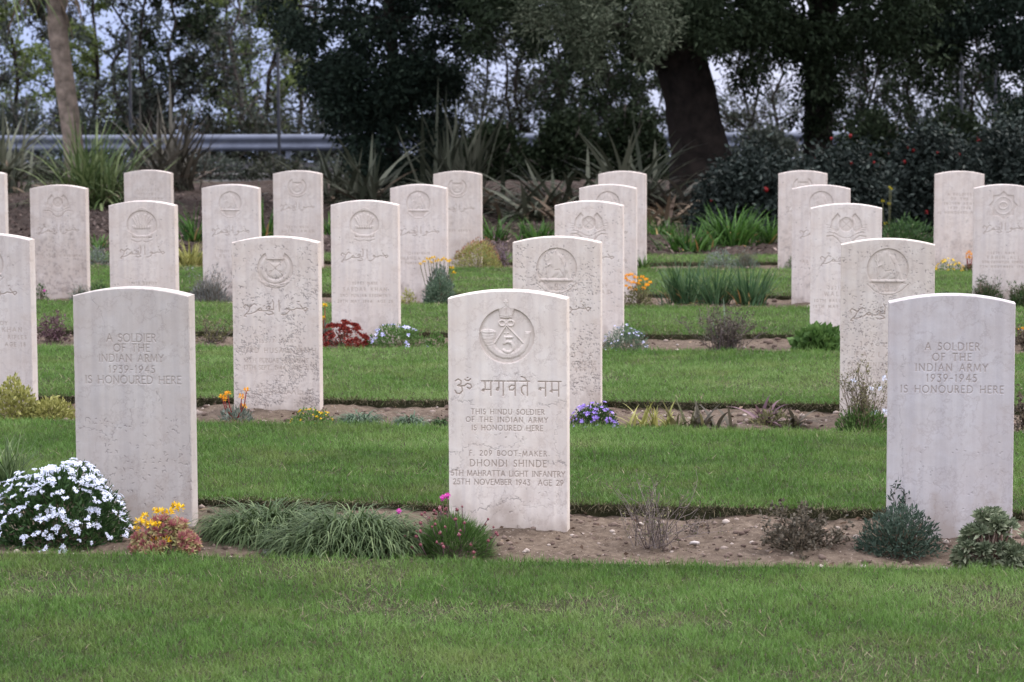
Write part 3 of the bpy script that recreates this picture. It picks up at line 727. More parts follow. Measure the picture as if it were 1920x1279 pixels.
def carve_centre(f, rng):
    z2 = lambda x, y: ((x / 5.115 + 820 - 952) / 587, (y / 5.115 + 530 - 545) / 587)
    z3 = lambda x, y: ((x / 4.92 + 820 - 953.5) / 587, (y / 4.92 + 750 - 545) / 587)
    f.region('badge', *badge_bugle(f, z2))
    a, b = z2(165, 1062), z2(1190, 940)
    f.strokes(NAGARI, a[0], b[0], z2(0, 1072)[1], (z2(0, 1072)[1] - z2(0, 940)[1]), 9.9, .0052, .003, .75)
    f.region('invocation', a[0] - .006, b[0] + .008, z2(0, 890)[1], z2(0, 1092)[1])
    f.region('inscription', *lines(f, z3, [("THIS HINDU SOLDIER", 318, 995, 80, 126), ("OF THE INDIAN ARMY", 270, 1025, 153, 198), ("IS HONOURED HERE", 322, 980, 228, 275)], rust=.82))
    f.region('inscription', *lines(f, z3, [("F. 209 BOOT-MAKER", 300, 1015, 462, 508), ("DHONDI SHINDE", 303, 1012, 548, 607), ("5TH MAHRATTA LIGHT INFANTRY", 130, 1182, 648, 697), ("25TH NOVEMBER 1943  AGE 29", 148, 1168, 728, 777)], rust=.82))
    C = lambda F_, pts, **k: f.crack([F_(*p) for p in pts], rng, **k)
    C(z3, [(105,500),(160,480),(215,492),(252,440),(362,398),(470,425),(535,455),(590,422),(655,430),(780,375),(800,330)], dirt=.55, width=.003)
    C(z3, [(215,492),(228,560),(215,620)], dirt=.35); C(z3, [(105,655),(165,645),(215,625)], dirt=.7, width=.004)
    C(z3, [(930,545),(1000,555),(1060,575),(1130,550),(1170,570),(1205,610)], dirt=.65, width=.0042)
    C(z3, [(1130,550),(1110,470),(1085,400),(1082,330),(1110,240),(1105,150),(1160,60),(1200,5)], dirt=.4, width=.0026)
    C(z3, [(370,395),(378,330),(380,180),(372,60)], dirt=.22); C(z3, [(240,430),(245,330),(220,180)], dirt=.2)
    C(z3, [(800,330),(790,400),(740,450),(735,520)], dirt=.25)
    C(z3, [(108,1000),(180,990),(240,1025),(370,1035)], dirt=.45, width=.003)
    C(z3, [(370,995),(460,995),(520,970),(590,950),(640,905),(750,890),(780,930)], dirt=.7, width=.0042)
    C(z3, [(420,780),(400,880),(385,980)], dirt=.3); C(z3, [(640,780),(600,900),(585,950)], dirt=.35)
    C(z3, [(490,1110),(530,1045),(600,1010)], dirt=.3); C(z3, [(1190,920),(1140,990),(1110,1040)], dirt=.3); C(z3, [(1140,820),(1130,900),(1150,960)], dirt=.22)
    C(z3, [(760,1150),(720,1230),(700,1280)], dirt=.22); C(z3, [(930,1040),(925,1250)], dirt=.12); C(z3, [(800,960),(990,965),(1130,955)], dirt=.25)
    C(z3, [(800,1060),(840,1120),(900,1090)], dirt=.2)
    C(z2, [(110,1130),(185,1105),(225,1140),(300,1125),(350,1170)], dirt=.5, width=.003)
    C(z2, [(935,1185),(960,1160),(1040,1170),(1110,1150),(1185,1120),(1250,1135)], dirt=.5, width=.0032)
    C(z2, [(350,990),(420,960),(490,935),(560,895),(640,872),(710,890)], dirt=.4); C(z2, [(710,890),(760,855),(800,895),(870,915),(940,880),(975,960),(960,1010)], dirt=.35)
    C(z2, [(1175,985),(1245,965)], dirt=.4); C(z2, [(1040,800),(1070,700),(1120,560),(1150,440)], dirt=.18, width=.0018)
    C(z2, [(300,870),(270,770),(280,640)], dirt=.12)
    f.pits(70, rng, .5 * f.h, .95 * f.h, lambda s, q: .3 + s, size=.005, dirt=.4, seed=3)

def carve_plain(uc, vt, sc, rows):
    def c(f, rng):
        P = px(uc, vt, sc)
        f.region('inscription', *lines(f, P, rows, rust=.38 if uc < 900 else .55))
        if uc < 900:
            K = lambda u, v: P(u / 2.975, v / 2.975 + 430)
            f.crack([K(500, 370), K(545, 430), K(560, 480), K(575, 590)], rng, .003, .001, .4); f.crack([K(790, 520), K(800, 490), K(870, 460), K(960, 455)], rng, .002, .0008, .25)
            f.crack([K(1060, 480), K(1020, 600), K(1058, 760)], rng, .002, .0008, .35)
            f.crack([K(745, 950), K(715, 1020), K(720, 1090)], rng, .003, .001, .45); f.crack([K(640, 1100), K(610, 1130), K(605, 1170)], rng, .004, .001, .5); f.crack([K(870, 900), K(895, 980)], rng, .004, .001, .4)
            f.crack([K(1060, 930), K(1075, 1050), K(1050, 1180), K(1060, 1270)], rng, .0025, .001, .45)
            f.crack([K(415, 1110), K(480, 1115), K(515, 1125)], rng, .003, .001, .5)
            f.pits(170, rng, .55 * f.h, .97 * f.h, lambda s, q: .25 + 1.1 * abs(s - .5), size=.007, dirt=.62, seed=11)
        else:
            K = lambda x, y: P(x / 2.975 + 1280, y / 2.975 + 430)
            f.crack([K(1235, 700), K(1240, 760), K(1225, 800), K(1245, 830)], rng, .0022, .001, .4)
            f.crack([K(1215, 990), K(1225, 1100), K(1235, 1180), K(1230, 1279), K(1240, 1400), K(1235, 1480)], rng, .0026, .001, .42)
            f.crack([K(1700, 1330), K(1660, 1380), K(1640, 1500)], rng, .002, .0008, .2); f.crack([K(1260, 1410), K(1380, 1430), K(1500, 1470)], rng, .002, .0007, .18)
            f.pits(40, rng, .6 * f.h, .97 * f.h, size=.004, dirt=.4, seed=13)
    return c

def carve_generic(badge, br, bq, arabic=True, rows=(), pits=0, pbias=None, psize=.006, num='8', aq=.215, lower=False, veins=3, bs=0.0, aw=.27, tr=.55):
    def c(f, rng):
        r = br
        if badge:
            fn = {'figure': badge_figure, 'ring': badge_ring, 'wings': badge_wings, 'plume': badge_plume, 'star': badge_star}[badge]
            f.region('badge', *(fn(f, bs, bq, r, num) if badge == 'figure' else fn(f, bs, bq, r)))
        if arabic:
            f.strokes(ARABIC, -aw / 2, aw / 2, aq + .078, .072, 4.25, .0058, .003, .65)
            f.region('invocation', -aw / 2 - .008, aw / 2 + .008, aq - .004, aq + .088)
        if rows:
            a = []
            for t, wd, q, hc in rows:
                f.text(t, -wd / 2, wd / 2, q, hc, depth=.002, rust=tr); a.append((wd / 2, q, q + hc))
            a = np.array(a); wm = min(f.w / 2 - .004, a[:, 0].max() + .006)
            f.region('inscription', -wm, wm, a[:, 1].min() - .006, a[:, 2].max() + .006)
        if lower:
            f.strokes(URDU_NAME, -.11, .15, .695, .04, 4.6, .0042, .002, .5)
            f.region('inscription', -.12, .16, .645, .70)
        if pits: f.pits(pits, rng, .04 * f.h, .97 * f.h, pbias, psize, .95, seed=int(rng.integers(99)))
        random_veins(f, rng, veins)
    return c

T1, T2, T3 = .0155, .0155, .0145
ROW1 = [("A SOLDIER", 585, 870, 585, 628), ("OF THE", 625, 832, 642, 683), ("INDIAN ARMY", 540, 910, 700, 740), ("1939-1945", 597, 860, 763, 802), ("IS HONOURED HERE", 460, 1008, 820, 862)]
ROW1 = [(t, a / 2.975, b / 2.975, c / 2.975 + 430, d / 2.975 + 430) for t, a, b, c, d in ROW1]
ROW1R = [("A SOLDIER", 680, 1078, 832, 885), ("OF THE", 735, 1020, 910, 962), ("INDIAN ARMY", 612, 1138, 988, 1040), ("1939-1945", 693, 1060, 1065, 1118), ("IS HONOURED HERE", 505, 1255, 1148, 1200)]
ROW1R = [(t, a / 3.875 + 1560, b / 3.875 + 1560, c / 3.875 + 430, d / 3.875 + 430) for t, a, b, c, d in ROW1R]
hs = headstone
hs(1, 133.5, 355.5, 540, "grey headstone without a badge, standing behind the white flowering bush", carve_plain(245, 540, 582, ROW1), .0016, (.74, .745, .775), 1)
hs(1, 839, 1063, 545, "pale cracked headstone with a crowned bugle badge and Hindi script, front row centre", carve_centre, .0014, (1.06, 1.05, 1.06), 2)
hs(1, 1669, 1902, 553, "smooth bluish headstone without a badge, beside the rosette succulents at front right", carve_plain(1785.5, 553, 613, ROW1R), .0016, (.78, .80, .89), 3)
right_low = lambda s, q: .15 + 1.0 * np.clip(q - .15, 0, 1) * (.35 + s)
hs(2, -108, 57, 439, "headstone cut by the left picture edge in the second row, behind the yellow-green shrub", carve_generic('figure', .075, .135, rows=[("12906 SEPOY", .17, .385, T2), ("MIR AFZAL KHAN", .30, .412, .019), ("ROYAL 12TH F.F. RIFLES", .34, .447, T2), ("9TH MAY 1944  AGE 18", .33, .479, T2)], pits=20, num='', veins=5), .002, (.86, .86, .90), 4)
hs(2, 433, 597, 444, "heavily pitted headstone with a broken ring badge, behind the orange flower stalks", carve_generic('ring', .080, .138, rows=[("15577 NAIK", .15, .447, T2), ("SUJAD HUSAIN SHAH", .352, .485, .021), ("16TH PUNJAB REGIMENT", .285, .530, .018), ("17TH SEPT. 1944  AGE 21", .29, .562, .017)], pits=1300, pbias=right_low, psize=.009, aq=.27, lower=True, veins=4, aw=.29), .0018, (.95, .93, .94), 5)
hs(2, 961, 1126, 444, "speckled headstone with a dragon-like figure badge, half hidden behind the bugle headstone", carve_generic('figure', .088, .135, rows=[("12205 SEPOY", .19, .465, T2), ("MEHR RUTA", .31, .497, .021), ("8TH PUNJAB REGIMENT", .34, .535, T2), ("9TH DEC. 1943  AGE 21", .34, .562, T2)], pits=1300, pbias=lambda s, q: .35 + .5 * q, psize=.006, aq=.265, veins=6, aw=.3), .0018, (1.0, .98, .98), 6)
hs(2, 1578.5, 1752, 448, "pitted headstone with a figure badge, half hidden behind the bluish front headstone", carve_generic('figure', .088, .128, rows=[("19602 NAIK", .22, .44, T2), ("FAZLA DIN", .26, .48, .021), ("8TH PUNJAB REGIMENT", .33, .525, T2), ("20TH NOV. 1943  AGE 24", .33, .555, T2)], pits=950, pbias=lambda s, q: .2 + .8 * q, psize=.006, aq=.27, veins=6, aw=.32), .0018, (.90, .89, .89), 7)
r3 = .0024
hs(3, 202, 328, 377, "plume-badged headstone rising behind the grey plain headstone of the front row", carve_generic('plume', .092, .135, rows=[("11418 SEPOY", .16, .455, T3), ("NUR KHAN", .25, .485, .02)], pits=60, aq=.245, veins=6, aw=.26), r3, (.93, .91, .93), 8)
hs(3, 619, 746, 376, "plume-badged headstone standing behind the red sedum", carve_generic('plume', .088, .135, rows=[("10955 NAIK", .14, .452, T3), ("SARDAR KHAN", .245, .484, .02), ("2ND PUNJAB REGIMENT", .28, .521, T3), ("28TH MAY 1944  AGE 25", .31, .553, T3)], pits=30, aq=.265, veins=7, aw=.27), r3, (1.02, 1.0, 1.02), 9)
hs(3, 1040, 1168, 377, "winged-badge headstone directly behind the speckled figure-badge headstone", carve_generic('wings', .095, .135, rows=[("252108 SEPOY", .2, .46, T3), ("WALI DAD", .24, .49, .02)], pits=240, pbias=lambda s, q: .3 + q, psize=.006, aq=.265, veins=4, aw=.28), r3, (1.05, 1.03, 1.05), 10)
hs(3, 1521, 1653, 382, "winged-badge headstone behind the leafy green strawberry patch", carve_generic('wings', .10, .128, rows=[("25215 SEPOY", .19, .45, T3), ("WALI KHAN", .23, .48, .021), ("10TH BALUCH REGIMENT", .34, .52, T3), ("18TH MAY 1944  AGE 22", .35, .552, T3)], pits=40, aq=.26, veins=5, aw=.28), r3, (1.03, 1.02, 1.05), 11)
r4 = .0028
hs(4, 54, 161, 347, "winged-badge headstone stained brown over its lower half", carve_generic('wings', .088, .13, rows=[("17TH BALUCH REGIMENT", .33, .47, .014)], pits=160, pbias=lambda s, q: q, psize=.006, aq=.26, aw=.29), r4, (.86, .84, .86), 12, soil=.72)
hs(4, 377, 485, 346, "round-badge headstone behind the grey lavender clump", carve_generic('figure', .078, .125, rows=[("13207 SEPOY", .15, .44, .014), ("LAL KHAN", .22, .47, .018)], pits=60, pbias=lambda s, q: q, num='', aq=.27, aw=.26), r4, (.94, .93, .96), 13, soil=.35)
hs(4, 731, 837, 346, "round-badge headstone behind the yellow flowering grey bush", carve_generic('figure', .082, .125, rows=[("12044 NAIK", .15, .45, .014), ("JHANDA KHAN", .25, .48, .018), ("1ST PUNJAB REGIMENT", .3, .515, .014)], pits=50, num='', aq=.27, aw=.28), r4, (.99, .97, 1.0), 14, soil=.2)
hs(4, 1086, 1193, 346, "third headstone back in the stepped line behind the bugle headstone", carve_generic('figure', .08, .125, rows=[("15220 SEPOY", .16, .46, .014), ("GUL KHAN", .25, .49, .018)], pits=160, pbias=lambda s, q: .2 + q, num='', aq=.27, aw=.26), r4, (1.0, .98, 1.0), 15, soil=.25)
hs(4, 1486, 1594, 347, "round-badge headstone tucked behind the winged headstone near the strawberry patch", carve_generic('figure', .08, .12, rows=[("14419 SEPOY", .17, .46, .014), ("ALAM KHAN", .24, .49, .018)], pits=160, pbias=lambda s, q: .1 + 1.4 * q * q, num='', aq=.27, aw=.28), r4, (.96, .94, .97), 16, soil=.3)
hs(4, 1828, 1936, 346, "star-badge headstone at the right picture edge behind dark shrubs", carve_generic('star', .092, .135, rows=[("12781 NAIK", .15, .435, .014), ("RAHIM ALI", .2, .462, .018), ("5TH FRONTIER FORCE", .26, .495, .014), ("7TH NOVEMBER 1943", .29, .524, .014)], pits=20, aq=.24, aw=.26), r4, (.93, .92, .95), 17)
r5 = .0034
hs(5, -82, 9, 320, "headstone of the back row cut by the left picture edge", carve_generic('ring', .075, .13, rows=[("11002 SEPOY", .2, .45, .015)], aq=.26, aw=.26), r5, (.95, .94, .97), 18, soil=.3)
A5 = [("A SOLDIER", .18, .15, .017), ("OF THE", .13, .185, .017), ("INDIAN ARMY", .23, .22, .017), ("1939-1945", .17, .255, .017), ("IS HONOURED HERE", .32, .29, .017)]
hs(5, 231, 321, 319, "badgeless headstone of the back row peeping over a plume-badged one", carve_generic(None, 0, 0, False, A5, pits=60, tr=.4), r5, (.84, .82, .84), 19, soil=.5)
hs(5, 511, 602, 320, "back-row headstone with a ring badge beside tall green iris blades", carve_generic('ring', .076, .13, rows=[("10871 NAIK", .17, .44, .016), ("SHER ZAMAN", .26, .47, .018)], aq=.245, aw=.28), r5, (.90, .88, .90), 20, soil=.35)
hs(5, 812, 902, 321, "back-row headstone with a ring badge beside the round golden-green bush", carve_generic('ring', .075, .13, rows=[("13377 SEPOY", .2, .46, .016)], aq=.25, aw=.28), r5, (.92, .89, .90), 21, soil=.4)
hs(5, 1122, 1211, 321, "rearmost badgeless headstone in the stepped line behind the bugle headstone", carve_generic(None, 0, 0, False, A5, pits=80, pbias=lambda s, q: q, tr=.4), r5, (1.0, .97, .99), 22, soil=.45)
hs(5, 1460, 1551, 320, "back-row ring-badge headstone at the rear of the line near the strawberry patch", carve_generic('ring', .078, .125, rows=[("14002 SEPOY", .2, .45, .016)], pits=20, aq=.25, aw=.26), r5, (.98, .95, .97), 23, soil=.55)
hs(5, 1754, 1845, 321, "back-row badgeless headstone in front of the red-berried shrubs, yellow flowers at its foot", carve_generic(None, 0, 0, False, [(t, w_, q + .02, h_) for t, w_, q, h_ in A5], pits=90, pbias=lambda s, q: q * q, tr=.55), r5, (.99, .96, .98), 24, soil=.4)
# ------------------------------------------------------------------ ground, beds, lawns, road, water
def row_y(d, x): return d - ROT * x          # depth of a line parallel to the stone rows
LIP = .035
BEDS = [(7.34, 8.37), (10.33, 11.17), (13.46, 14.36), (16.26, 17.14), (19.6, 20.32)]
LAWNS = [(4.4, 7.34), (8.37, 10.33), (11.17, 13.46), (14.36, 16.26), (17.14, 19.6), (20.32, 21.35)]
def wob(x, d, s): return (fbm(x * 1.6 + d * 7, x * 0 + d, s, 4) - .5) * .16 + (fbm(x * 9 + d, x * 0 + 3.1, s, 3) - .5) * .06
def edge(i, x, back):                        # wavy edge of lawn i (its front or its back line)
    d = LAWNS[i][1] if back else LAWNS[i][0]
    return row_y(d, x) + wob(x, d, 3) * (.6 if i < 5 else 2.2)

def soil_mat(name, a, b_, c_, scale=26):
    m, n, l, b = nt(name)
    f = noise(n, l, scale, 8, .7); g = noise(n, l, 2.2, 4, .6); s = noise(n, l, 130, 3, .6)
    c = cramp(n, l, f, [(.3, a), (.52, b_), (.75, c_)])
    c = mixrgb(n, l, .45, c, cramp(n, l, g, [(.35, (.55, .5, .46)), (.65, (1.1, 1.05, 1.0))]), 'MULTIPLY')
    c = mixrgb(n, l, cramp(n, l, s, [(.64, (0, 0, 0)), (.72, (1, 1, 1))]), c, (.36, .30, .25))
    l.new(c, b.inputs["Base Color"]); b.inputs["Roughness"].default_value = .95; b.inputs["Specular IOR Level"].default_value = .1
    bp = n.new("ShaderNodeBump"); bp.inputs["Strength"].default_value = .7; bp.inputs["Distance"].default_value = .012
    l.new(f, bp.inputs["Height"]); l.new(bp.outputs[0], b.inputs["Normal"])
    return m
SOIL = soil_mat("bed_soil", (.068, .050, .037), (.128, .099, .075), (.205, .165, .128))
EARTH = soil_mat("lawn_earth", (.022, .022, .012), (.04, .042, .02), (.07, .065, .036))
MULCH = soil_mat("bark_mulch", (.016, .0115, .0095), (.045, .033, .027), (.11, .084, .07), 22)
FIELD = soil_mat("rough_ground", (.03, .035, .018), (.06, .06, .032), (.10, .085, .05), 3)

def sheet(name, x0, x1, nx, yf, yb, ny, zf, mat, drop_front=0.0):
    X = np.linspace(x0, x1, nx); T = np.linspace(0, 1, ny)
    XX = np.repeat(X[None], ny, 0); Y0, Y1 = yf(X), yb(X)
    YY = Y0[None] + (Y1 - Y0)[None] * T[:, None]
    ZZ = zf(XX, YY)
    V = np.stack([XX, YY, ZZ], -1)
    if drop_front:                            # turf edge: an uneven little wall of earth on each long side
        fr = V[:1].copy(); fr[..., 2] -= drop_front; fr[..., 1] += .012
        bk = V[-1:].copy(); bk[..., 2] -= drop_front
        V = np.concatenate([fr, V, bk]); ny += 2
    idx = np.arange(nx * ny).reshape(ny, nx)
    F = np.stack([idx[:-1, :-1], idx[:-1, 1:], idx[1:, 1:], idx[1:, :-1]], -1).reshape(-1, 4)
    o = link(name, mesh_np(name, V.reshape(-1, 3), F, np.zeros((0, 3), int), None, True), mat)
    o['kind'] = 'structure'; return o

# base sheet out to the horizon: flat as far as the road, then falling away towards the water
def base_z(x, y):
    k = np.clip((y - 56) / 60, 0, 1)
    return -.05 - .12 * np.clip((y - 24) / 16, 0, 1) - 34 * k ** 1.2 - .02 * (y > 400)
ys = np.concatenate([[-60, -10, 2], np.arange(4, 60, 1.5), np.arange(60, 140, 4), [200, 400, 1000]])
xs = np.concatenate([[-700, -300, -120, -60], np.arange(-36, 37, 3), [60, 120, 300, 700]])
XX, YY = np.meshgrid(xs, ys); idx = np.arange(XX.size).reshape(XX.shape)
link("ground", mesh_np("ground", np.stack([XX, YY, base_z(XX, YY)], -1).reshape(-1, 3), np.stack([idx[:-1, :-1], idx[:-1, 1:], idx[1:, 1:], idx[1:, :-1]], -1).reshape(-1, 4), np.zeros((0, 3), int), None, True), FIELD)['kind'] = 'structure'

def bed_z(XX, YY):
    return (fbm(XX * 5, YY * 5, 21, 4) - .5) * .045 + (fbm(XX * 34, YY * 34, 22, 4) - .5) * .022 - .004
for i, (a, b) in enumerate(BEDS):
    hw = 2.6 + .24 * b
    sheet("flower_bed", -hw, hw, int(2 * hw / (.014 if i == 0 else .028)), lambda X: row_y(a, X) - .12, lambda X: row_y(b, X) + .12, int((b - a + .24) / (.014 if i == 0 else .028)), bed_z, SOIL)
def lawn_z(i):
    return lambda XX, YY: LIP - .012 + (fbm(XX * 3, YY * 3, 31 + i, 3) - .5) * .02
for i, (a, b) in enumerate(LAWNS):
    hw = 2.6 + .24 * b
    sheet("lawn", -hw, hw, int(2 * hw / .03), lambda X: edge(i, X, False) if i else row_y(a, X), lambda X: edge(i, X, True), max(4, int((b - a) / .12)), lawn_z(i), EARTH, .06)
def mulch_z(XX, YY):
    return .0 - .08 * np.clip((YY - 24) / 14, 0, 1) + (fbm(XX * 2.2, YY * 2.2, 41, 4) - .5) * .14 + (fbm(XX * 14, YY * 14, 42, 3) - .5) * .07
sheet("mulch_bed", -11, 11, 420, lambda X: row_y(21.2, X), lambda X: X * 0 + 41.0, 320, mulch_z, MULCH)

# road behind the trees with a pale concrete kerb strip in front of it
ASPH = simple("asphalt", (.03, .03, .033), .95, .2, 8, spec=.02)
KERB = simple("kerb_concrete", (.17, .165, .16), .95, .2, 4, spec=.02)
rb = Buf(); box(rb, (-60, 45.0, -.5), (60, 54.5, -.13)); part("road", rb, ASPH)['kind'] = 'structure'
rb = Buf(); box(rb, (-60, 44.2, -.5), (60, 44.98, -.045)); part("kerb", rb, KERB)['kind'] = 'structure'
m, n, l, b = nt("water"); b.inputs["Base Color"].default_value = (.06, .09, .16, 1); b.inputs["Roughness"].default_value = .12
sb = Buf(); sb.add([(-9000, 110, -31), (9000, 110, -31), (9000, 25000, -31), (-9000, 25000, -31)], [(0, 1, 2, 3)]); part("water", sb, m)['kind'] = 'structure'

# ------------------------------------------------------------------ grass (nobody could count it): mown blades, denser near the camera
GRASS = leaf_mat("grass_blades", (.050, .108, .020), (.110, .214, .040), (.212, .312, .102), .5, .3, patch=.65, patch_col=(.185, .225, .07), patch_scale=2.6)
STRAW = leaf_mat("dry_grass", (.08, .068, .04), (.17, .145, .085), (.28, .24, .155), .8, .1)
rg = RNG(5); gb = Buf(); db = Buf()
DENS = [30000, 21000, 13000, 7500, 5500, 4000]
def on_lawn(i, n, rng, margin=0.0):
    a, b = LAWNS[i]; hw = 1.1 + .21 * b
    x = rng.uniform(-hw, hw, n); y0 = edge(i, x, False) if i else np.maximum(row_y(a, x), 5.35); y1 = edge(i, x, True)
    y = y0 + (y1 - y0) * rng.random(n)
    if i == 0: x = x * 1.0
    k = np.abs(x) < 1.0 + .205 * y
    return x[k], y[k], (y - y0)[k], (y1 - y)[k]
for i, (a, b) in enumerate(LAWNS):
    hw = 1.1 + .21 * b; n = int(2 * hw * (b - max(a, 5.35)) * DENS[i])
    x, y, df, dbk = on_lawn(i, n, rg)
    n = len(x)
    clump = fbm(x * 16, y * 16, 51, 3); dry = fbm(x * 2.4, y * 4.5, 52, 4); big = fbm(x * .8, y * 1.6, 55, 3)
    wide = 1.0 + .28 * i
    ln = .011 + .019 * clump + .008 * rg.random(n)
    edge_k = np.exp(-np.minimum(df, dbk) / .05); ln = ln * (1 + .55 * edge_k * rg.random(n))
    tint = np.clip(.16 + .5 * clump + .85 * (big - .5) + rg.normal(0, .17, n), 0, 1)
    z = LIP - .014 + (fbm(x * 3, y * 3, 31 + i, 3) - .5) * .02
    keep = rg.random(n) > np.clip((dry - (.535 if i == 0 else .60)) * (3.4 if i == 0 else 1.6), 0, .6)
    tint = np.clip(tint + np.clip(dry - .5, 0, .3) * .9, 0, 1)
    base = np.stack([x, y, z], 1)[keep]; n = len(base)
    az = rg.uniform(0, 6.28, n); lean = np.abs(rg.normal(0, .62, n)) + .08
    blades(gb, base, az, lean, ln[keep], rg.uniform(.0015, .0028, n) * wide, rg.uniform(.1, 1.0, n), 2, rg, 0, tint[keep], 1.2)
    # straw lying in the thin patches of the turf
    nd = int((3600 if i == 0 else 1500) * (b - max(a, 5.35)) * hw * .5)
    x, y, df, dbk = on_lawn(i, nd, rg); dry = fbm(x * 2.4, y * 4.5, 52, 4)
    kk = rg.random(len(x)) < np.clip((dry - .47) * 4.5, .05, 1); x, y = x[kk], y[kk]; n = len(x)
    blades(db, np.stack([x, y, np.full(n, LIP - .006)], 1), rg.uniform(0, 6.28, n), rg.uniform(.9, 1.5, n), rg.uniform(.02, .05, n), .0022 * wide, rg.uniform(0, .3, n), 2, rg, 0, None, 1.0)
    # roots and dead blades hanging over the cut edge behind each bed
    if i:
        n = int(2 * hw * (900 if i < 3 else 400)); x = rg.uniform(-hw, hw, n); y = edge(i, x, False) + rg.uniform(-.004, .02, n)
        blades(db, np.stack([x, y, rg.uniform(.008, LIP, n)], 1), rg.normal(-1.57, .7, n), rg.uniform(.6, 1.9, n), rg.uniform(.015, .045, n), .0024 * wide, rg.uniform(0, .8, n), 2, rg, 0, rg.random(n) * .55, 1.0)
part("grass", gb, GRASS, kind='stuff'); part("dry_grass", db, STRAW, kind='stuff')

# crumbs of earth and small chippings on the beds, bark chips further back
CRUMB = leaf_mat("soil_crumbs", (.10, .07, .055), (.20, .15, .12), (.42, .36, .31), .95, 0)
cb = Buf()
for i, (a, b) in enumerate(BEDS):
    hw = 1.0 + .21 * b; n = [4200, 2600, 1800, 1200, 900][i]
    x = rg.uniform(-hw, hw, n); d = rg.uniform(a + .02, b - .02, n); y = row_y(d, x)
    r = .0025 + .011 * rg.random(n) ** 6 * (1 + .3 * i)
    blobs(cb, np.stack([x, y, bed_z(x, y) + r * .2], 1), r, rg, .7, np.clip(rg.random(n) ** 2.2, 0, 1))
part("soil_crumbs", cb, CRUMB, kind='stuff')
CHIP = leaf_mat("bark_chips", (.03, .02, .017), (.10, .07, .058), (.26, .20, .17), .9, 0)
mb = Buf(); n = 15000
y = rg.uniform(21.3, 36, n); x = rg.uniform(-1, 1, n) * (1 + .21 * y)
dv = rg.normal(size=(n, 3)) * np.array([1, 1, .35])
leaves(mb, np.stack([x, y, mulch_z(x, y) + .012], 1), dv, rg.uniform(.03, .085, n), rg.uniform(.012, .035, n), rg, .1, rg.random(n) ** 1.5)
part("bark_chips", mb, CHIP, kind='stuff')

LITTER = leaf_mat("leaf_litter", (.05, .03, .02), (.13, .085, .055), (.26, .19, .13), .9, 0)
lb0 = Buf()
for i, (a, b) in enumerate(BEDS):
    hw = 1.0 + .21 * b; n = [420, 300, 260, 220, 200][i]; x = rg.uniform(-hw, hw, n); d = b - (b - a - .03) * rg.random(n) ** 1.5; y = row_y(d, x)
    leaves(lb0, np.stack([x, y, bed_z(x, y) + .005], 1), rg.normal(size=(n, 3)) * np.array([1, 1, .25]), rg.uniform(.010, .034, n), rg.uniform(.005, .014, n), rg, .2, rg.random(n) ** 1.3, up=.6)
part("leaf_litter", lb0, LITTER, kind='stuff')
# ------------------------------------------------------------------ plants in the beds
BED_GROUP = "plants in the headstone beds"
STEM = leaf_mat("stems", (.06, .045, .03), (.12, .09, .06), (.20, .16, .11), .8, 0)
DRYT = leaf_mat("dry_twigs", (.07, .055, .05), (.135, .105, .095), (.24, .20, .18), .9, 0)
def lm(name, d, m_, l_, *a, **k): return leaf_mat(name, d, m_, l_, *a, **k)
GR_DARK = lm("leaf_dark_green", (.020, .042, .016), (.04, .085, .025), (.085, .15, .05))
GR_MID = lm("leaf_mid_green", (.04, .085, .022), (.085, .165, .04), (.16, .26, .08))
GR_GREY = lm("leaf_grey_green", (.075, .10, .075), (.15, .185, .145), (.26, .30, .25))
GR_BLUE = lm("leaf_blue_green", (.05, .085, .055), (.10, .155, .095), (.21, .28, .18))
GR_HUM = lm("leaf_lilyturf", (.034, .060, .022), (.075, .116, .044), (.19, .245, .11))
GR_OLIVE = lm("leaf_olive", (.06, .065, .03), (.13, .13, .06), (.24, .22, .10))
GR_YEL = lm("leaf_yellow_green", (.13, .14, .04), (.30, .30, .09), (.48, .46, .17))
BROWN = lm("leaf_brown", (.05, .04, .032), (.105, .085, .062), (.20, .16, .10))
PURP = lm("leaf_purple", (.06, .03, .04), (.14, .075, .09), (.25, .16, .17))
REDL = lm("leaf_red", (.10, .018, .015), (.26, .035, .03), (.42, .09, .06))
PINKG = lm("leaf_pink_green", (.34, .10, .13), (.46, .25, .18), (.40, .44, .17))
MINT = lm("leaf_mint", (.08, .105, .06), (.17, .205, .12), (.31, .34, .22))
GR_IRIS = lm("leaf_iris", (.028, .064, .028), (.06, .125, .05), (.14, .22, .105))
GR_SHRUB = lm("leaf_shrub_blue", (.024, .042, .03), (.05, .08, .055), (.11, .15, .105))
DUSK = lm("leaf_dusky", (.048, .042, .030), (.10, .086, .06), (.20, .17, .125))
LAV = lm("leaf_lavender", (.10, .11, .10), (.19, .20, .18), (.30, .30, .29))
WHITE = lm("petal_white", (.66, .70, .84), (.80, .83, .92), (.90, .92, .97), trans=.2)
YELLOW = lm("petal_yellow", (.60, .36, .01), (.80, .52, .02), (.88, .66, .05), trans=.15)
ORANGE = lm("petal_orange", (.66, .22, .01), (.82, .40, .02), (.90, .55, .04), trans=.15)
VIOLET = lm("petal_violet", (.20, .12, .50), (.34, .22, .66), (.50, .38, .80), trans=.2)
LILAC = lm("petal_lilac", (.42, .42, .70), (.60, .60, .84), (.78, .78, .92), trans=.2)
MAGENTA = lm("petal_magenta", (.55, .05, .36), (.72, .10, .48), (.82, .22, .60), trans=.2)
BUD = lm("thrift_bud", (.13, .03, .04), (.26, .09, .10), (.60, .42, .42), trans=.1)

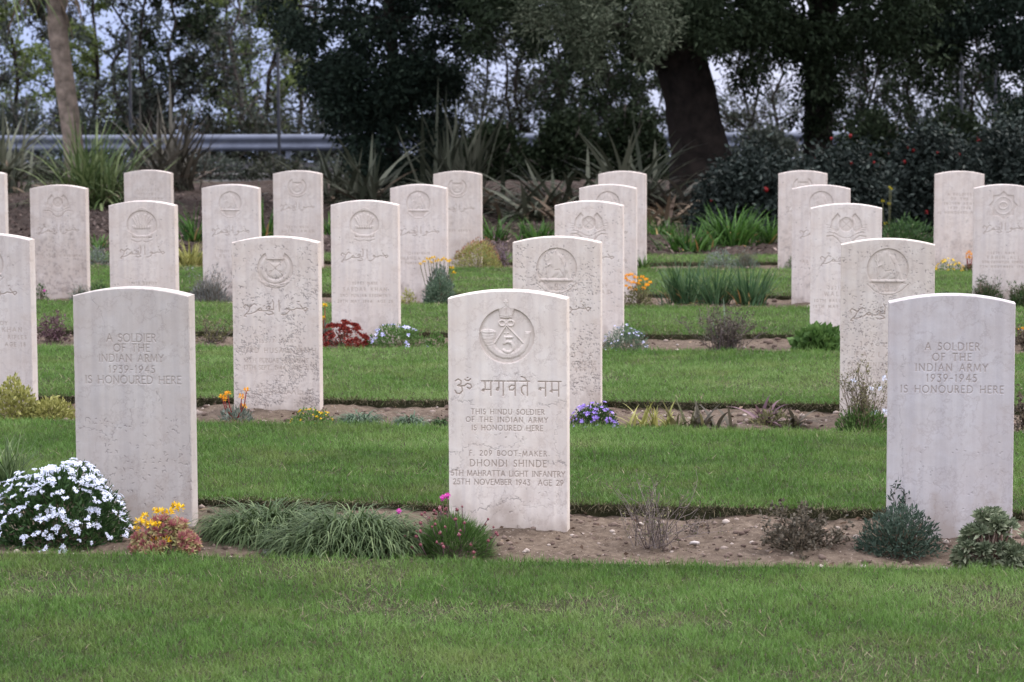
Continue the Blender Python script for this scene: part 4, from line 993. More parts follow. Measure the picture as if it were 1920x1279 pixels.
def spot(u0, u1, vt, vb, z=0.0, back=.3):
    vb += 8 * (482 < vb < 512) + 12 * (530 < vb < 580) + 8 * (620 < vb < 662) + 8 * (770 < vb < 812)      # in front of the stones
    g = G((u0 + u1) / 2, vb, z); w = (u1 - u0) / FPX * g.y
    y = g.y + back * w; w = (u1 - u0) / FPX * y
    top = D((u0 + u1) / 2, vt, y)
    return Vector((top.x, y, z - .005)), w, max(.03, top.z - z)
def plant(name, P, label, cat="plant", group=BED_GROUP): return empty(name, P, label, cat, group)
def A(v): return np.array(v, float)

def dome_points(c, w, h, n, rng, seed=0, inner=.45, flat=1.0, depth=.85):
    th = rng.uniform(0, 2 * math.pi, n); ph = np.arccos(rng.uniform(-.05, 1, n))
    d = np.stack([np.sin(ph) * np.cos(th), np.sin(ph) * np.sin(th), np.cos(ph)], 1)
    lump = .78 + .44 * fbm(d[:, 0] * 2.6 + seed, d[:, 1] * 2.6 + d[:, 2] * 2.2 + seed * 1.7, seed, 3)
    r = (inner + (1 - inner) * rng.random(n) ** .55) * lump
    p = A(c) + d * r[:, None] * A((w / 2, w / 2 * depth, h * flat))
    p[:, 2] = np.maximum(p[:, 2], c[2] + .004)
    return p, d
def stems_to(buf, c, pts, r, rng, bend=.15):
    for p in pts:
        m = (A(c) + A(p)) / 2 + rng.normal(0, bend, 3) * np.linalg.norm(A(p) - A(c)) * .3
        b0 = A(c) + np.append(rng.normal(0, .012, 2), 0)
        tube(buf, [b0, m, p], [r, r * .8, r * .5], 4, True, rng.random())

def flower_mesh(name, kind, size, rng, mat):
    b = Buf()
    if kind == 'cluster':                                   # flat head of many four-petalled flowers
        k = 9; a = rng.uniform(0, 6.28, k); rr = np.sqrt(rng.random(k)) * size * .42
        for i in range(k):
            c = A((rr[i] * math.cos(a[i]), rr[i] * math.sin(a[i]), size * .12 * (1 - (rr[i] / size / .42) ** 2)))
            n = 4; t = rng.uniform(0, 6.28) + np.arange(n) * 1.57
            leaves(b, np.repeat(c[None], n, 0), np.stack([np.cos(t), np.sin(t), rng.uniform(.0, .5, n)], 1), size * .25, size * .2, rng, .1, up=.8)
    elif kind == 'star':                                    # small five-petalled flower
        n = 5; t = np.arange(n) * 1.2566
        leaves(b, np.zeros((n, 3)), np.stack([np.cos(t), np.sin(t), np.full(n, .35)], 1), size * .5, size * .42, rng, .1, up=.8)
    elif kind == 'daisy':                                   # dense head of narrow petals
        n = 34; t = rng.uniform(0, 6.28, n); e = rng.uniform(-.15, 1.3, n)
        leaves(b, np.stack([np.cos(t) * .1, np.sin(t) * .1, e * .12], 1) * size, np.stack([np.cos(t), np.sin(t), e], 1), size * .42, size * .14, rng, .1)
    elif kind == 'pom':
        blobs(b, [(0, 0, 0)], size * .36, rng, .9, [.4]); n = 40
        d = norm(rng.normal(size=(n, 3)) + A((0, 0, .3))); leaves(b, d * size * .28, d, size * .26, size * .2, rng, .1)
    elif kind == 'bud':
        blobs(b, [(0, 0, 0)], size * .42, rng, 1.1, [.35]); n = 10
        d = norm(rng.normal(size=(n, 3)) + A((0, 0, .6))); leaves(b, d * size * .3, d, size * .3, size * .22, rng, .1)
    elif kind == 'rosette':                                 # fleshy rosette
        n = 30; t = np.arange(n) * 2.4; e = np.linspace(.0, 1.9, n)
        leaves(b, np.stack([np.cos(t), np.sin(t), e * .3], 1) * size * .1, np.stack([np.cos(t), np.sin(t), e], 1), size * (.55 - .1 * e), size * .2, rng, .22, np.clip(1 - e / 1.9 + rng.normal(0, .1, n), 0, 1))
    V, T, F4, F3 = b.arrays()
    me = mesh_np(name, V, F4, F3, {'tint': T}); me.materials.append(mat)
    return me
def heads(root, name, mes, pos, dirs, rng, lo=.8, hi=1.25, limit=100):
    pos = np.asarray(pos); order = np.argsort(pos[:, 1]) if len(pos) > limit else np.arange(len(pos))
    rest = Buf()
    for q, i in enumerate(order):
        me = mes[int(rng.integers(len(mes)))]
        d = Vector(dirs[i]) if dirs is not None else Vector((0, 0, 1))
        R = d.normalized().to_track_quat('Z', 'Y').to_matrix() @ Matrix.Rotation(rng.uniform(0, 6.28), 3, 'Z'); s = rng.uniform(lo, hi)
        if q < limit:
            o = bpy.data.objects.new(name, me); col.objects.link(o); o.parent = root
            o.location = Vector(pos[i]) - root.location; o.rotation_euler = R.to_euler(); o.scale = (s, s, s)
        else:
            V = np.zeros(len(me.vertices) * 3, np.float32); me.vertices.foreach_get("co", V)
            V = V.reshape(-1, 3) @ np.array(R).T * s + pos[i]
            T = np.zeros(len(me.vertices), np.float32); me.attributes["tint"].data.foreach_get("value", T)
            F4 = [p.vertices[:] for p in me.polygons if len(p.vertices) == 4]; F3 = [p.vertices[:] for p in me.polygons if len(p.vertices) == 3]
            rest.add(V, F4, F3, T)
    if rest.n: part(name, rest, mes[0].materials[0], root, kind='stuff')

def bush(name, label, box_, mat, n, L, W, seed, inner=.4, stem_n=14, stem_mat=None, stem_r=.003, up=.5, jit=.6, cat="plant", z=0.0, lump=0, back=.3, tint=None, depth=.85):
    rng = RNG(seed); P, w, h = spot(*box_, z=z, back=back); root = plant(name, P, label, cat)
    p, d = dome_points(P, w, h * .97, n, rng, seed, inner, depth=depth)
    b = Buf(); dd = d + A((0, 0, up)) + rng.normal(0, jit, (n, 3))
    leaves(b, p, dd, L * rng.uniform(.6, 1.25, n), W * rng.uniform(.7, 1.2, n), rng, .15, np.clip(rng.normal(.45, .22, n) + .12 * d[:, 2], 0, 1))
    part('foliage', b, mat, root)
    s = Buf(); q, _ = dome_points(P, w * .85, h * .85, stem_n, rng, seed, .8); stems_to(s, P, q, stem_r, rng); part('stems', s, stem_mat or STEM, root)
    return root, P, w, h, rng

# --- front row
root, P, w, h, rng = bush("candytuft_bush", "rounded bush covered in white flowers, left of the front headstones", (-28, 242, 872, 1034), GR_DARK, 5200, .030, .0075, 1, .45, 40, back=.42)
q, d = dome_points(P, w * 1.0, h * 1.03, 900, rng, 1, .97)
k = (rng.random(900) < np.clip(.22 + .5 * d[:, 2] ** 1.5 + .3 * (fbm(q[:, 0] * 9, q[:, 2] * 9, 2, 2) - .5), 0, 1)) & (d[:, 1] < .55)
cm = [flower_mesh("flower_head", 'cluster', .026, RNG(50 + i), WHITE) for i in range(3)]
heads(root, "flower_head", cm, q[k] + rng.normal(0, .008, (k.sum(), 3)), d[k] + A((0, -.25, .6)) + rng.normal(0, .25, (k.sum(), 3)), rng, .5, 1.2)

root, P, w, h, rng = bush("succulent_clump", "low pink and green succulent with yellow flower heads at the foot of a grey headstone", (246, 374, 962, 1036), PINKG, 200, .020, .009, 2, .3, 22, up=1.0)
q, d = dome_points(P, w * .95, h * .85, 64, rng, 4, .75); k = (q[:, 0] > P.x - .12 * w) | (q[:, 2] < P.z + .4 * h)
heads(root, "rosette", [flower_mesh("rosette", 'rosette', .046, RNG(60 + i), PINKG) for i in range(2)], q[k], d[k] + A((0, -.3, .6)), rng)
yh = [flower_mesh("flower_head", 'daisy', .032, RNG(62 + i), YELLOW) for i in range(2)]
fp = [(262, 980), (272, 968), (256, 992), (282, 985), (292, 958), (300, 962), (296, 984), (318, 962), (330, 950), (338, 955), (290, 1014), (303, 1012), (312, 1015)]
fq = A([D(u, v, P.y - .06 + .05 * ((i * 7) % 3)) for i, (u, v) in enumerate(fp)])
heads(root, "flower_head", yh, fq, np.tile(A((0, -.5, 1)), (len(fq), 1)), rng); sb = Buf(); stems_to(sb, P, fq - A((0, 0, .006)), .0018, rng, .1); part('flower_stalks', sb, PINKG, root)

def tussock(label, box_, n, seed, mat=GR_BLUE, L=.3, W=.006, crowns=9, droop=(1.2, 2.2), back=.3, z=0.0, name="grass_tussock", lean=(.1, .9)):
    rng = RNG(seed); P, w, h = spot(*box_, z=z, back=back); root = plant(name, P, label)
    b = Buf(); c = np.stack([rng.uniform(-.34, .34, crowns) * w, rng.uniform(-.22, .22, crowns) * w, np.zeros(crowns)], 1) + A(P)
    i = rng.integers(0, crowns, n); base = c[i] + np.concatenate([rng.normal(0, .022 + .02 * w, (n, 2)), np.zeros((n, 1))], 1); base[:, 2] = P.z
    ln = L * rng.uniform(.55, 1.15, n)
    blades(b, base, rng.uniform(0, 6.28, n), rng.uniform(*lean, n), ln, W * rng.uniform(.7, 1.3, n), rng.uniform(*droop, n), 5, rng, .3, np.clip(rng.normal(.5, .24, n), 0, 1), .5)
    part('blades', b, mat, root)
    return root, P, w, h, rng
def mound_blades(label, box_, n, seed, name="grass_tussock", mat=GR_HUM, L=.15, W=.0055):
    """hummock of arching evergreen blades that hang from a rounded top"""
    rng = RNG(seed); P, w, h = spot(*box_, back=.32); root = plant(name, P, label)
    b = Buf(); p, d = dome_points(P, w * .92, h * .84, n, rng, seed, .55, depth=.8)
    az = np.arctan2(d[:, 1] * .8 - .25, d[:, 0]) + rng.normal(0, .7, n)
    sink = np.minimum(.06, (p[:, 2] - P.z) * .5); p[:, 2] -= sink
    blades(b, p, az, rng.uniform(.2, 1.1, n), L * rng.uniform(.6, 1.25, n), W * rng.uniform(.7, 1.3, n), rng.uniform(1.5, 2.9, n), 6, rng, .35, np.clip(rng.normal(.5, .25, n), 0, 1), .5)
    part('blades', b, mat, root)
    u = Buf(); blobs(u, [A(P) + A((0, 0, h * .1))], min(w * .3, h * .5), rng, .7, [.1]); part('root_crown', u, BROWN, root)
mound_blades("smaller left hummock of arching grey-green grass beside the grey front headstone", (386, 622, 912, 1020), 2100, 3)
mound_blades("larger hummock of arching grey-green grass, touching the pink-budded cushion", (520, 808, 916, 1050), 3200, 4)

rng = RNG(6); P, w, h = spot(772, 928, 976, 1052, back=.36); root = plant("thrift_cushion", P, "tight green cushion with pink buds at the foot of the bugle headstone")
b = Buf(); p, d = dome_points(P, w * .95, h * 1.0, 5200, rng, 6, .6, depth=.9); blades(b, p, np.arctan2(d[:, 1], d[:, 0]) + rng.normal(0, .4, 5200), np.arccos(np.clip(d[:, 2], -1, 1)) * .8 + rng.normal(0, .15, 5200), rng.uniform(.022, .045, 5200), .0022, rng.uniform(0, .5, 5200), 2, rng, 0, None, 1.0)
part('foliage', b, GR_MID, root)
n = 52; q, d = dome_points(P, w * .9, h * 1.0, n, rng, 6, .9); q[:, :2] = q[:, :2] * .0 + A(P)[:2] + (q[:, :2] - A(P)[:2]) * 1.05
tipz = q + np.stack([d[:, 0] * .025 + rng.normal(-.012, .014, n), d[:, 1] * .02, rng.uniform(.015, .055, n)], 1)
sb = Buf(); [tube(sb, [A(P), a, (a + c) / 2 + rng.normal(0, .002, 3), c], .0011, 4, True, .6) for a, c in zip(q, tipz)]; part('stalks', sb, PURP, root)
heads(root, "bud", [flower_mesh("bud", 'bud', .0115, RNG(70 + i), BUD) for i in range(2)], tipz, None, rng, .75, 1.2)
pk = A([D(u, v, P.y + .02) for u, v in ((830, 934), (839, 930), (748, 959))])
heads(root, "flower", [flower_mesh("flower", 'pom', .018, RNG(73), MAGENTA)], pk, None, rng, .9, 1.15); sb = Buf(); [tube(sb, [A((P.x + (a[0] - P.x) * .75, P.y, P.z + .05)), a], .0012, 4, True, .5) for a in pk]; part('flower_stalks', sb, STEM, root)

def wiry(label, box_, n_tw, seed, mat=DRYT, leaf=None, nl=0, L=.012, W=.005, name="dry_shrub", back=.3, z=0.0, r=.0016, lean=.9, kids=3, flower=None, spread=.5, cat="plant"):
    rng = RNG(seed); P, w, h = spot(*box_, z=z, back=back); root = plant(name, P, label, cat)
    s, tips, lp, ld = Buf(), [], [], []
    for i in range(n_tw):
        a = rng.uniform(0, 6.28); le = abs(rng.normal(0, lean * .5)); p = A(P) + np.append(rng.normal(0, .12 * w, 2), 0)
        Lh = h * rng.uniform(.5, 1.02); d = A((math.sin(le) * math.cos(a), math.sin(le) * math.sin(a) * .7, math.cos(le))); d[:2] *= w / max(h, .05) * spread + .4
        pts = [p]
        for k in range(4): d = norm(d + rng.normal(0, .16, 3)); p = p + d * Lh / 4; pts.append(p.copy())
        tube(s, pts, np.linspace(r, r * .5, 5), 4, True, rng.random())
        for kk in range(kids):
            j = rng.integers(1, 5); q = pts[j]; e = norm(d + rng.normal(0, .7, 3)); e[2] = abs(e[2]); q2 = q + e * Lh * rng.uniform(.12, .34)
            tube(s, [q, (q + q2) / 2 + rng.normal(0, .004, 3), q2], [r * .6, r * .5, r * .35], 3, True, rng.random()); tips.append(q2)
            lp += [q + (q2 - q) * t for t in rng.random(4)]; ld += [e] * 4
        lp += [pts[1 + int(t)] for t in rng.integers(0, 4, 3)]; ld += [d] * 3; tips.append(pts[-1])
    part('twigs', s, mat, root)
    if leaf is not None:
        lp, ld = A(lp), A(ld); i = rng.integers(0, len(lp), nl); b = Buf()
        leaves(b, lp[i] + rng.normal(0, .006, (nl, 3)), ld[i] + rng.normal(0, .8, (nl, 3)), L * rng.uniform(.6, 1.2, nl), W * rng.uniform(.7, 1.2, nl), rng, .15)
        part('foliage', b, leaf, root)
    return root, P, w, h, rng, tips
wiry("sparse dry flower stalks in the bare earth right of the bugle headstone", (1150, 1310, 888, 1030), 46, 7, DRYT, GR_OLIVE, 420, .011, .004, lean=1.3, kids=5, r=.0013)
wiry("low straggling dead twigs lying between the dry stalks and the brown rose bush", (1270, 1340, 960, 1000), 8, 77, DRYT, BROWN, 60, .014, .007, name="dead_twigs")
wiry("small brownish leafy shrub on bare earth, left of the dark green shrub", (1425, 1592, 950, 1038), 64, 8, STEM, DUSK, 2300, .015, .009, name="brown_shrub", kids=4, lean=1.5, spread=.75)
bush("evergreen_shrub", "dark green bushy shrub at the foot of the bluish front headstone", (1606, 1768, 946, 1042), GR_SHRUB, 3000, .020, .0055, 9, .25, 60, up=.8, jit=.8)
wr = wiry("taller sprig rising behind the dark green shrub of the front row", (1668, 1716, 920, 1015), 8, 91, STEM, GR_SHRUB, 240, .018, .007, name="shrub_sprig", kids=2)
rng = RNG(10); P, w, h = spot(1788, 1936, 960, 1072, back=.34); root = plant("rosette_succulent", P, "grey-green rosette succulent on bare stems at the bottom right of the front bed")
q, d = dome_points(P, w * .95, h * .95, 92, rng, 10, .6, depth=.8); q[:, 2] += .01
s = Buf(); stems_to(s, A(P), q, .0035, rng, .25); part('stems', s, lm("succulent_stems", (.16, .09, .07), (.28, .18, .14), (.36, .27, .22), trans=0), root)
heads(root, "rosette", [flower_mesh("rosette", 'rosette', .058, RNG(80 + i), MINT) for i in range(3)], q, d + A((0, -.2, .9)), rng, .75, 1.2)
s = Buf(); [tube(s, [A(P), A(P) + A((x, -.02, .05)), A(P) + A((x * 1.6, 0, z_))], .002, 4) for x, z_ in ((-.02, .17), (.03, .13), (.012, .15))]; part('dead_stalks', s, DRYT, root)
tussock("tall grass blades showing behind the white flowering bush", (-34, 74, 806, 930), 150, 11, GR_HUM, .22, .007, 5, (.2, 1.2), lean=(.0, .5))

# --- second row
bush("spurge_shrub", "taller yellow-green leafy shrub at the left picture edge in the second row", (-30, 78, 704, 782), GR_YEL, 1500, .024, .011, 12, .35, 20)
bush("spurge_shrub", "low yellow-green leafy shrub between the second-row headstone and the plain front headstone", (50, 142, 745, 782), GR_YEL, 1100, .022, .010, 13, .35, 16)
def stalk_flowers(label, box_, fpix, mesh_kind, size, petal, leafm, seed, name, base_leaves=220, L=.022, W=.008, stalk=REDL, lo=.8, hi=1.2, z=0.0, fh=.5):
    rng = RNG(seed); P, w, h = spot(*box_, z=z); root = plant(name, P, label)
    b = Buf(); p, d = dome_points(P, w * .9, h * fh, base_leaves, rng, seed, .3); leaves(b, p, d + A((0, 0, .8)) + rng.normal(0, .5, (base_leaves, 3)), L, W, rng, .2); part('foliage', b, leafm, root)
    q = A([D(u, v, P.y + rng.uniform(-.2, .2) * w) for u, v in fpix]); s = Buf()
    for a in q: m = A(P) * .5 + a * .5 + A(((a[0] - P.x) * .25, 0, 0)); tube(s, [A(P), m, a - A((0, 0, .004))], .0024, 4, True, .5)
    part('stalks', s, stalk, root)
    heads(root, "flower_head", [flower_mesh("flower_head", mesh_kind, size, RNG(seed + 500 + i), petal) for i in range(2)], q, np.tile(A((0, -.35, 1)), (len(q), 1)), rng, lo, hi)
stalk_flowers("four orange flower heads on red stalks before the heavily pitted headstone", (405, 478, 730, 784), [(416, 745), (427, 739), (462, 732), (453, 745), (456, 764), (421, 749)], 'daisy', .034, ORANGE, GR_GREY, 14, "orange_flower")
def mat_flowers(label, box_, nl, nf, leafm, petal, kind, size, seed, name, L=.016, W=.007, flat=1.0, z=0.0, top=.55):
    root, P, w, h, rng = bush(name, label, box_, leafm, nl, L, W, seed, .35, 10, z=z)
    q, d = dome_points(P, w, h * 1.03, nf * 3, rng, seed, .95); k = np.where(d[:, 1] < top)[0][:nf]
    heads(root, "flower", [flower_mesh("flower", kind, size, RNG(seed + 600 + i), petal) for i in range(2)], q[k], d[k] + A((0, -.3, .4)), rng, .75, 1.25)
    return root, P, w, h, rng
mat_flowers("low mat of small yellow flowers at the foot of the heavily pitted headstone", (542, 626, 766, 788), 520, 30, GR_MID, YELLOW, 'star', .016, 15, "yellow_mat_plant")
mound_blades("left one of two small grassy hummocks in the second row bed", (634, 712, 756, 790), 420, 16, "sedge_hummock", GR_BLUE, .075, .006)
mound_blades("right one of two small grassy hummocks in the second row bed", (738, 800, 763, 792), 300, 17, "sedge_hummock", GR_BLUE, .06, .006)
mound_blades("tiny grassy tuft showing left of the bugle headstone in the second row bed", (812, 842, 766, 790), 120, 171, "sedge_hummock", GR_DARK, .05, .006)
mat_flowers("violet flowering cushion at the foot of the speckled headstone", (1070, 1160, 756, 800), 1700, 85, GR_DARK, VIOLET, 'star', .020, 18, "aubrieta_cushion", .016, .006)
def rosette(label, box_, n, seed, mat, L, W, name, droop=(.3, 1.3), lean=(.1, 1.2), crowns=1, z=0.0):
    rng = RNG(seed); P, w, h = spot(*box_, z=z); root = plant(name, P, label)
    b = Buf(); c = np.stack([np.linspace(-.34, .34, crowns) * w if crowns > 1 else np.zeros(1), rng.uniform(-.1, .1, crowns) * w, np.zeros(crowns)], 1) + A(P)
    i = rng.integers(0, crowns, n); base = c[i] + np.concatenate([rng.normal(0, .008, (n, 2)), np.zeros((n, 1))], 1)
    blades(b, base, rng.uniform(0, 6.28, n), rng.uniform(*lean, n), L * rng.uniform(.6, 1.15, n), W * rng.uniform(.8, 1.2, n), rng.uniform(*droop, n), 6, rng, .6, None, .5)
    part('leaves', b, mat, root); return root, P, w, h, rng
rosette("spiky variegated plant with yellow young shoots right of the violet cushion", (1170, 1266, 736, 796), 80, 19, GR_YEL, .13, .011, "spiky_plant", (.3, 1.5), (.1, 1.4), crowns=4)
rosette("dull green spiky plant between the variegated one and a purple-leaved one", (1258, 1330, 742, 798), 44, 191, GR_OLIVE, .13, .014, "spiky_plant", crowns=3)
rosette("narrow purple-leaved plant with dead brown blades beside the dull spiky plant", (1296, 1388, 744, 800), 34, 20, DUSK, .15, .018, "purple_leaf_plant", (.4, 1.6), (.2, 1.4), crowns=3)
rosette("largest purple-leaved plant, its leaves spread like a star on the second-row earth", (1374, 1486, 708, 792), 26, 21, PURP, .20, .024, "purple_leaf_plant", (.5, 1.4), (.35, 1.45))
rosette("purple-leaved plant at the right of the star-shaped one", (1462, 1526, 730, 792), 16, 22, DUSK, .16, .022, "purple_leaf_plant", (.4, 1.5), (.2, 1.3))
bush("leafy_weed", "low green weed under the star-shaped purple plant", (1400, 1500, 765, 794), GR_OLIVE, 300, .022, .010, 221, .3, 8)
root, P, w, h, rng, tips = wiry("wispy tall plant with white blooms before the half hidden second-row headstone at right", (1566, 1668, 690, 806), 46, 23, STEM, GR_OLIVE, 1500, .013, .005, name="wispy_plant", lean=.4, kids=3, spread=.25)
b = Buf(); p, d = dome_points(P, w, h * .42, 1500, rng, 23, .3); leaves(b, p, d + A((0, 0, 1)), .018, .006, rng); part('base_foliage', b, GR_MID, root)
q = A([D(u, v, P.y) for u, v in ((1600, 714), (1634, 729), (1650, 728), (1658, 709), (1640, 773), (1660, 772))]); heads(root, "flower", [flower_mesh("flower", 'cluster', .03, RNG(231), WHITE)], q, np.tile(A((0, -1, .6)), (len(q), 1)), rng, .6, 1.1)
wiry("brownish bush cut by the right picture edge in the second row", (1898, 1960, 734, 806), 26, 24, STEM, BROWN, 900, .018, .010, name="brown_shrub")

# --- third row
wiry("dusky reddish shrub left of the plain grey front headstone, third row", (66, 140, 584, 636), 40, 25, STEM, PURP, 900, .02, .008, name="reddish_shrub", kids=3)
wiry("faded scrubby plant between plain grey and heavily pitted headstones, third row", (364, 434, 598, 638), 34, 26, DRYT, GR_OLIVE, 620, .018, .007, name="faded_shrub", kids=3)
root, P, w, h, rng = bush("red_sedum", "clump of dark red succulent rosettes, third row", (600, 690, 602, 644), REDL, 260, .018, .008, 27, .3, 20)
q, d = dome_points(P, w * .95, h, 46, rng, 27, .8); heads(root, "rosette", [flower_mesh("rosette", 'rosette', .042, RNG(271), REDL)], q, d + A((0, -.2, .9)), rng)
stalk_flowers("grey-leaved plant with a few yellow blooms behind the heavily pitted headstone", (596, 626, 560, 640), [(606, 596), (609, 574), (603, 600)], 'daisy', .03, YELLOW, GR_GREY, 28, "yellow_flower_plant")
mat_flowers("loose plant with pale lilac-white flowers right of the red sedum", (684, 806, 608, 644), 1500, 22, GR_MID, LILAC, 'star', .034, 29, "pale_flower_plant", .02, .008)
bush("leafy_weed", "small fresh green weed left of the bugle headstone, third row", (800, 838, 622, 644), GR_MID, 260, .02, .010, 30, .3, 6)
mat_flowers("grey-green lavender-like cushion with lilac blooms at the foot of the winged headstone", (1130, 1216, 608, 654), 2200, 60, GR_BLUE, LILAC, 'star', .014, 31, "lilac_cushion", .018, .004)
root, P, w, h, rng, tips = wiry("wiry grey dead-looking plant with three pale strap leaves, third row", (1300, 1422, 576, 652), 80, 32, lm("dusky_twigs", (.06, .045, .045), (.105, .08, .08), (.18, .145, .14), trans=0), DUSK, 2200, .018, .007, name="wiry_shrub", kids=4)
b = Buf(); blades(b, np.tile(A(P), (5, 1)) + rng.normal(0, .02, (5, 3)) * A((1, 1, 0)), A([1.7, .4, .6, 3.0, 2.2]), A([.1, .5, .7, .9, .25]), A([.29, .22, .2, .22, .2]), .014, .25, 5, rng, .5, A([.95, .9, .8, .9, .7])); part('strap_leaves', b, GR_BLUE, root)
bush("strawberry_plant", "leafy green strawberry-like patch at the foot of a winged headstone", (1492, 1580, 613, 654), GR_MID, 560, .05, .042, 33, .4, 14, up=.7)
wiry("reddish brown plant cut by the right picture edge in the third row", (1898, 1950, 612, 650), 20, 34, STEM, BROWN, 500, .02, .012, name="brown_shrub")
stalk_flowers("small salmon blooms at the right picture edge, third row", (1902, 1946, 612, 640), [(1908, 618), (1914, 621), (1918, 617)], 'daisy', .025, ORANGE, BROWN, 341, "orange_flower")

# --- fourth row
mat_flowers("tiny green cushion with one pink bloom at the left, fourth row", (64, 90, 528, 558), 300, 2, GR_DARK, MAGENTA, 'pom', .02, 35, "pink_cushion", .02, .006, top=.0)
bush("evergreen_shrub", "small dark shrub left of the plume-badged headstone, fourth row", (166, 206, 524, 556), GR_DARK, 500, .024, .006, 36, .3, 10)
def lavender(label, box_, seed, mat=LAV, n=900, z=0.0):
    root, P, w, h, rng, tips = wiry(label, box_, 70, seed, STEM, mat, n, .026, .005, name="lavender_shrub", lean=.7, kids=3, z=z)
    b = Buf(); p, d = dome_points(P, w, h * .6, n, rng, seed, .3); leaves(b, p, d + A((0, 0, 1.4)), .035, .005, rng); part('lower_foliage', b, mat, root)
lavender("grey lavender clump in front of the round-badge headstone, fourth row left", (350, 434, 506, 558), 37)
lavender("grey tuft at the foot of the brown-stained headstone", (132, 172, 536, 558), 38, GR_GREY, 300)
lavender("dark grey-green shrub at the foot of the star-badge headstone", (1822, 1884, 520, 562), 39, GR_DARK, 700)
lavender("dark shrub cut by the right picture edge, fourth row", (1886, 1946, 526, 566), 40, GR_DARK, 700)
mound_blades("small grassy mound above the bluish front headstone, fourth row", (1752, 1806, 526, 556), 320, 41, "sedge_hummock", GR_DARK, .08, .007)
stalk_flowers("bushy grey-green plant topped with yellow flowers, left of the golden round bush", (790, 856, 500, 560), [(795, 492), (803, 487), (812, 484), (818, 491), (825, 489), (833, 487), (840, 492), (847, 503), (851, 512), (788, 496), (808, 493), (843, 489)], 'daisy', .034, YELLOW, GR_GREY, 42, "yellow_flower_bush", 1500, .028, .009, GR_OLIVE, fh=1.0)
root, P, w, h, rng = bush("grey_foliage_clump", "grey-blue leaf mound under the yellow flowering bush", (796, 854, 510, 562), GR_BLUE, 1300, .026, .009, 421, .35, 14)
bush("leafy_weed", "small yellowish weed between the round-badge headstone and the yellow flowers", (752, 780, 540, 562), GR_YEL, 220, .02, .009, 43, .3, 6)
root, P, w, h, rng = bush("orange_flower_bush", "low bush crowded with orange flower heads right of the winged headstone", (1168, 1224, 530, 566), GR_OLIVE, 500, .024, .010, 44, .3, 14)
of = [(1176, 519), (1184, 517), (1192, 522), (1178, 528), (1186, 532), (1196, 534), (1174, 538), (1182, 542), (1191, 545), (1204, 521), (1211, 526), (1219, 531), (1213, 537), (1200, 528), (1206, 543), (1172, 524)]
heads(root, "flower_head", [flower_mesh("flower_head", 'daisy', .036, RNG(441), ORANGE)], A([D(u, v, P.y + rng.uniform(-.04, .06)) for u, v in of]), np.tile(A((0, -.4, 1)), (len(of), 1)), rng)
def iris(label, box_, n, seed, mat=None, L=None, W=.011, z=0.0, droop=(.0, .8), name="iris_clump", spread=.16):
    rng = RNG(seed); P, w, h = spot(*box_, z=z); root = plant(name, P, label)
    b = Buf(); base = A(P) + np.concatenate([rng.normal(0, 1, (n, 2)) * A((spread * w, spread * w * .7)), np.zeros((n, 1))], 1)
    dx = (base[:, 0] - P.x) / (w * spread + 1e-6)
    az = np.where(dx > 0, 0, math.pi) + rng.normal(0, .9, n)
    blades(b, base, az, np.abs(rng.normal(.0, .34, n)) + .10 * np.abs(dx), h * rng.uniform(.6, 1.2, n), W * rng.uniform(.7, 1.2, n), rng.uniform(*droop, n), 5, rng, .4, None, .8)
    part('blades', b, mat or GR_IRIS, root)
    d = Buf(); k = max(3, n // 14); blades(d, base[:k], rng.uniform(0, 6.28, k), rng.uniform(.3, 1.2, k), h * .7, W, .9, 4, rng, .3); part('dead_blades', d, lm("dead_blade", (.30, .16, .06), (.42, .26, .10), (.5, .36, .16)), root)
iris("leftmost and widest of three iris-leaf clumps in the fourth row", (1236, 1336, 480, 560), 190, 45)
iris("middle of three iris-leaf clumps in the fourth row", (1306, 1378, 492, 562), 130, 46)
iris("rightmost of three iris-leaf clumps in the fourth row, with yellowed outer blades", (1368, 1446, 496, 564), 150, 47, None, None, .012)

# --- fifth row and the bed behind it
root, P, w, h, rng = bush("golden_bush", "round golden-green bush with a reddish top beside the back-row headstones", (850, 940, 450, 500), GR_YEL, 2600, .020, .008, 48, .6, 18)
b = Buf(); p, d = dome_points(P, w, h * 1.03, 700, rng, 48, .95); k = d[:, 2] > .35; leaves(b, p[k], d[k], .02, .009, rng); part('reddish_tips', b, lm("reddish_tips", (.20, .09, .06), (.34, .17, .10), (.45, .30, .16)), root)
wiry("pinkish heather-like sprigs right of the golden bush", (918, 966, 452, 496), 40, 49, STEM, lm("leaf_heather", (.12, .09, .10), (.22, .16, .19), (.34, .26, .32)), 600, .022, .007, name="heather_sprigs", lean=.5)
mat_flowers("row of low yellow flowers at the foot of the badgeless back-row headstone", (1752, 1808, 486, 504), 420, 46, GR_MID, YELLOW, 'star', .026, 50, "yellow_mat_plant")
stalk_flowers("upright orange-yellow flower beside the star-badge headstone", (1802, 1832, 486, 502), [(1812, 477), (1818, 474), (1824, 478), (1814, 483), (1821, 484), (1826, 487)], 'daisy', .038, ORANGE, GR_OLIVE, 51, "orange_flower")
iris("small bright green tuft behind the stepped headstones, fifth row", (1192, 1218, 478, 497), 60, 52, GR_MID, None, .012)
bush("grey_foliage_clump", "grey shrub left of the back-row badgeless headstone at left", (160, 204, 462, 492), GR_GREY, 500, .03, .008, 53, .3, 10)
lavender("dry grey shrub before the green iris tuft near the right back-row headstone", (1376, 1424, 466, 496), 54, GR_GREY, 300)
bush("grey_foliage_clump", "dull grey-green shrub behind the iris clumps, fifth row", (1318, 1378, 468, 496), GR_GREY, 500, .03, .008, 55, .3, 10)
bush("pale_rock_plant", "pale bluish low plant at the foot of the back-row ring-badge headstone at right", (1472, 1508, 482, 498), MINT, 260, .022, .010, 56, .3, 6)
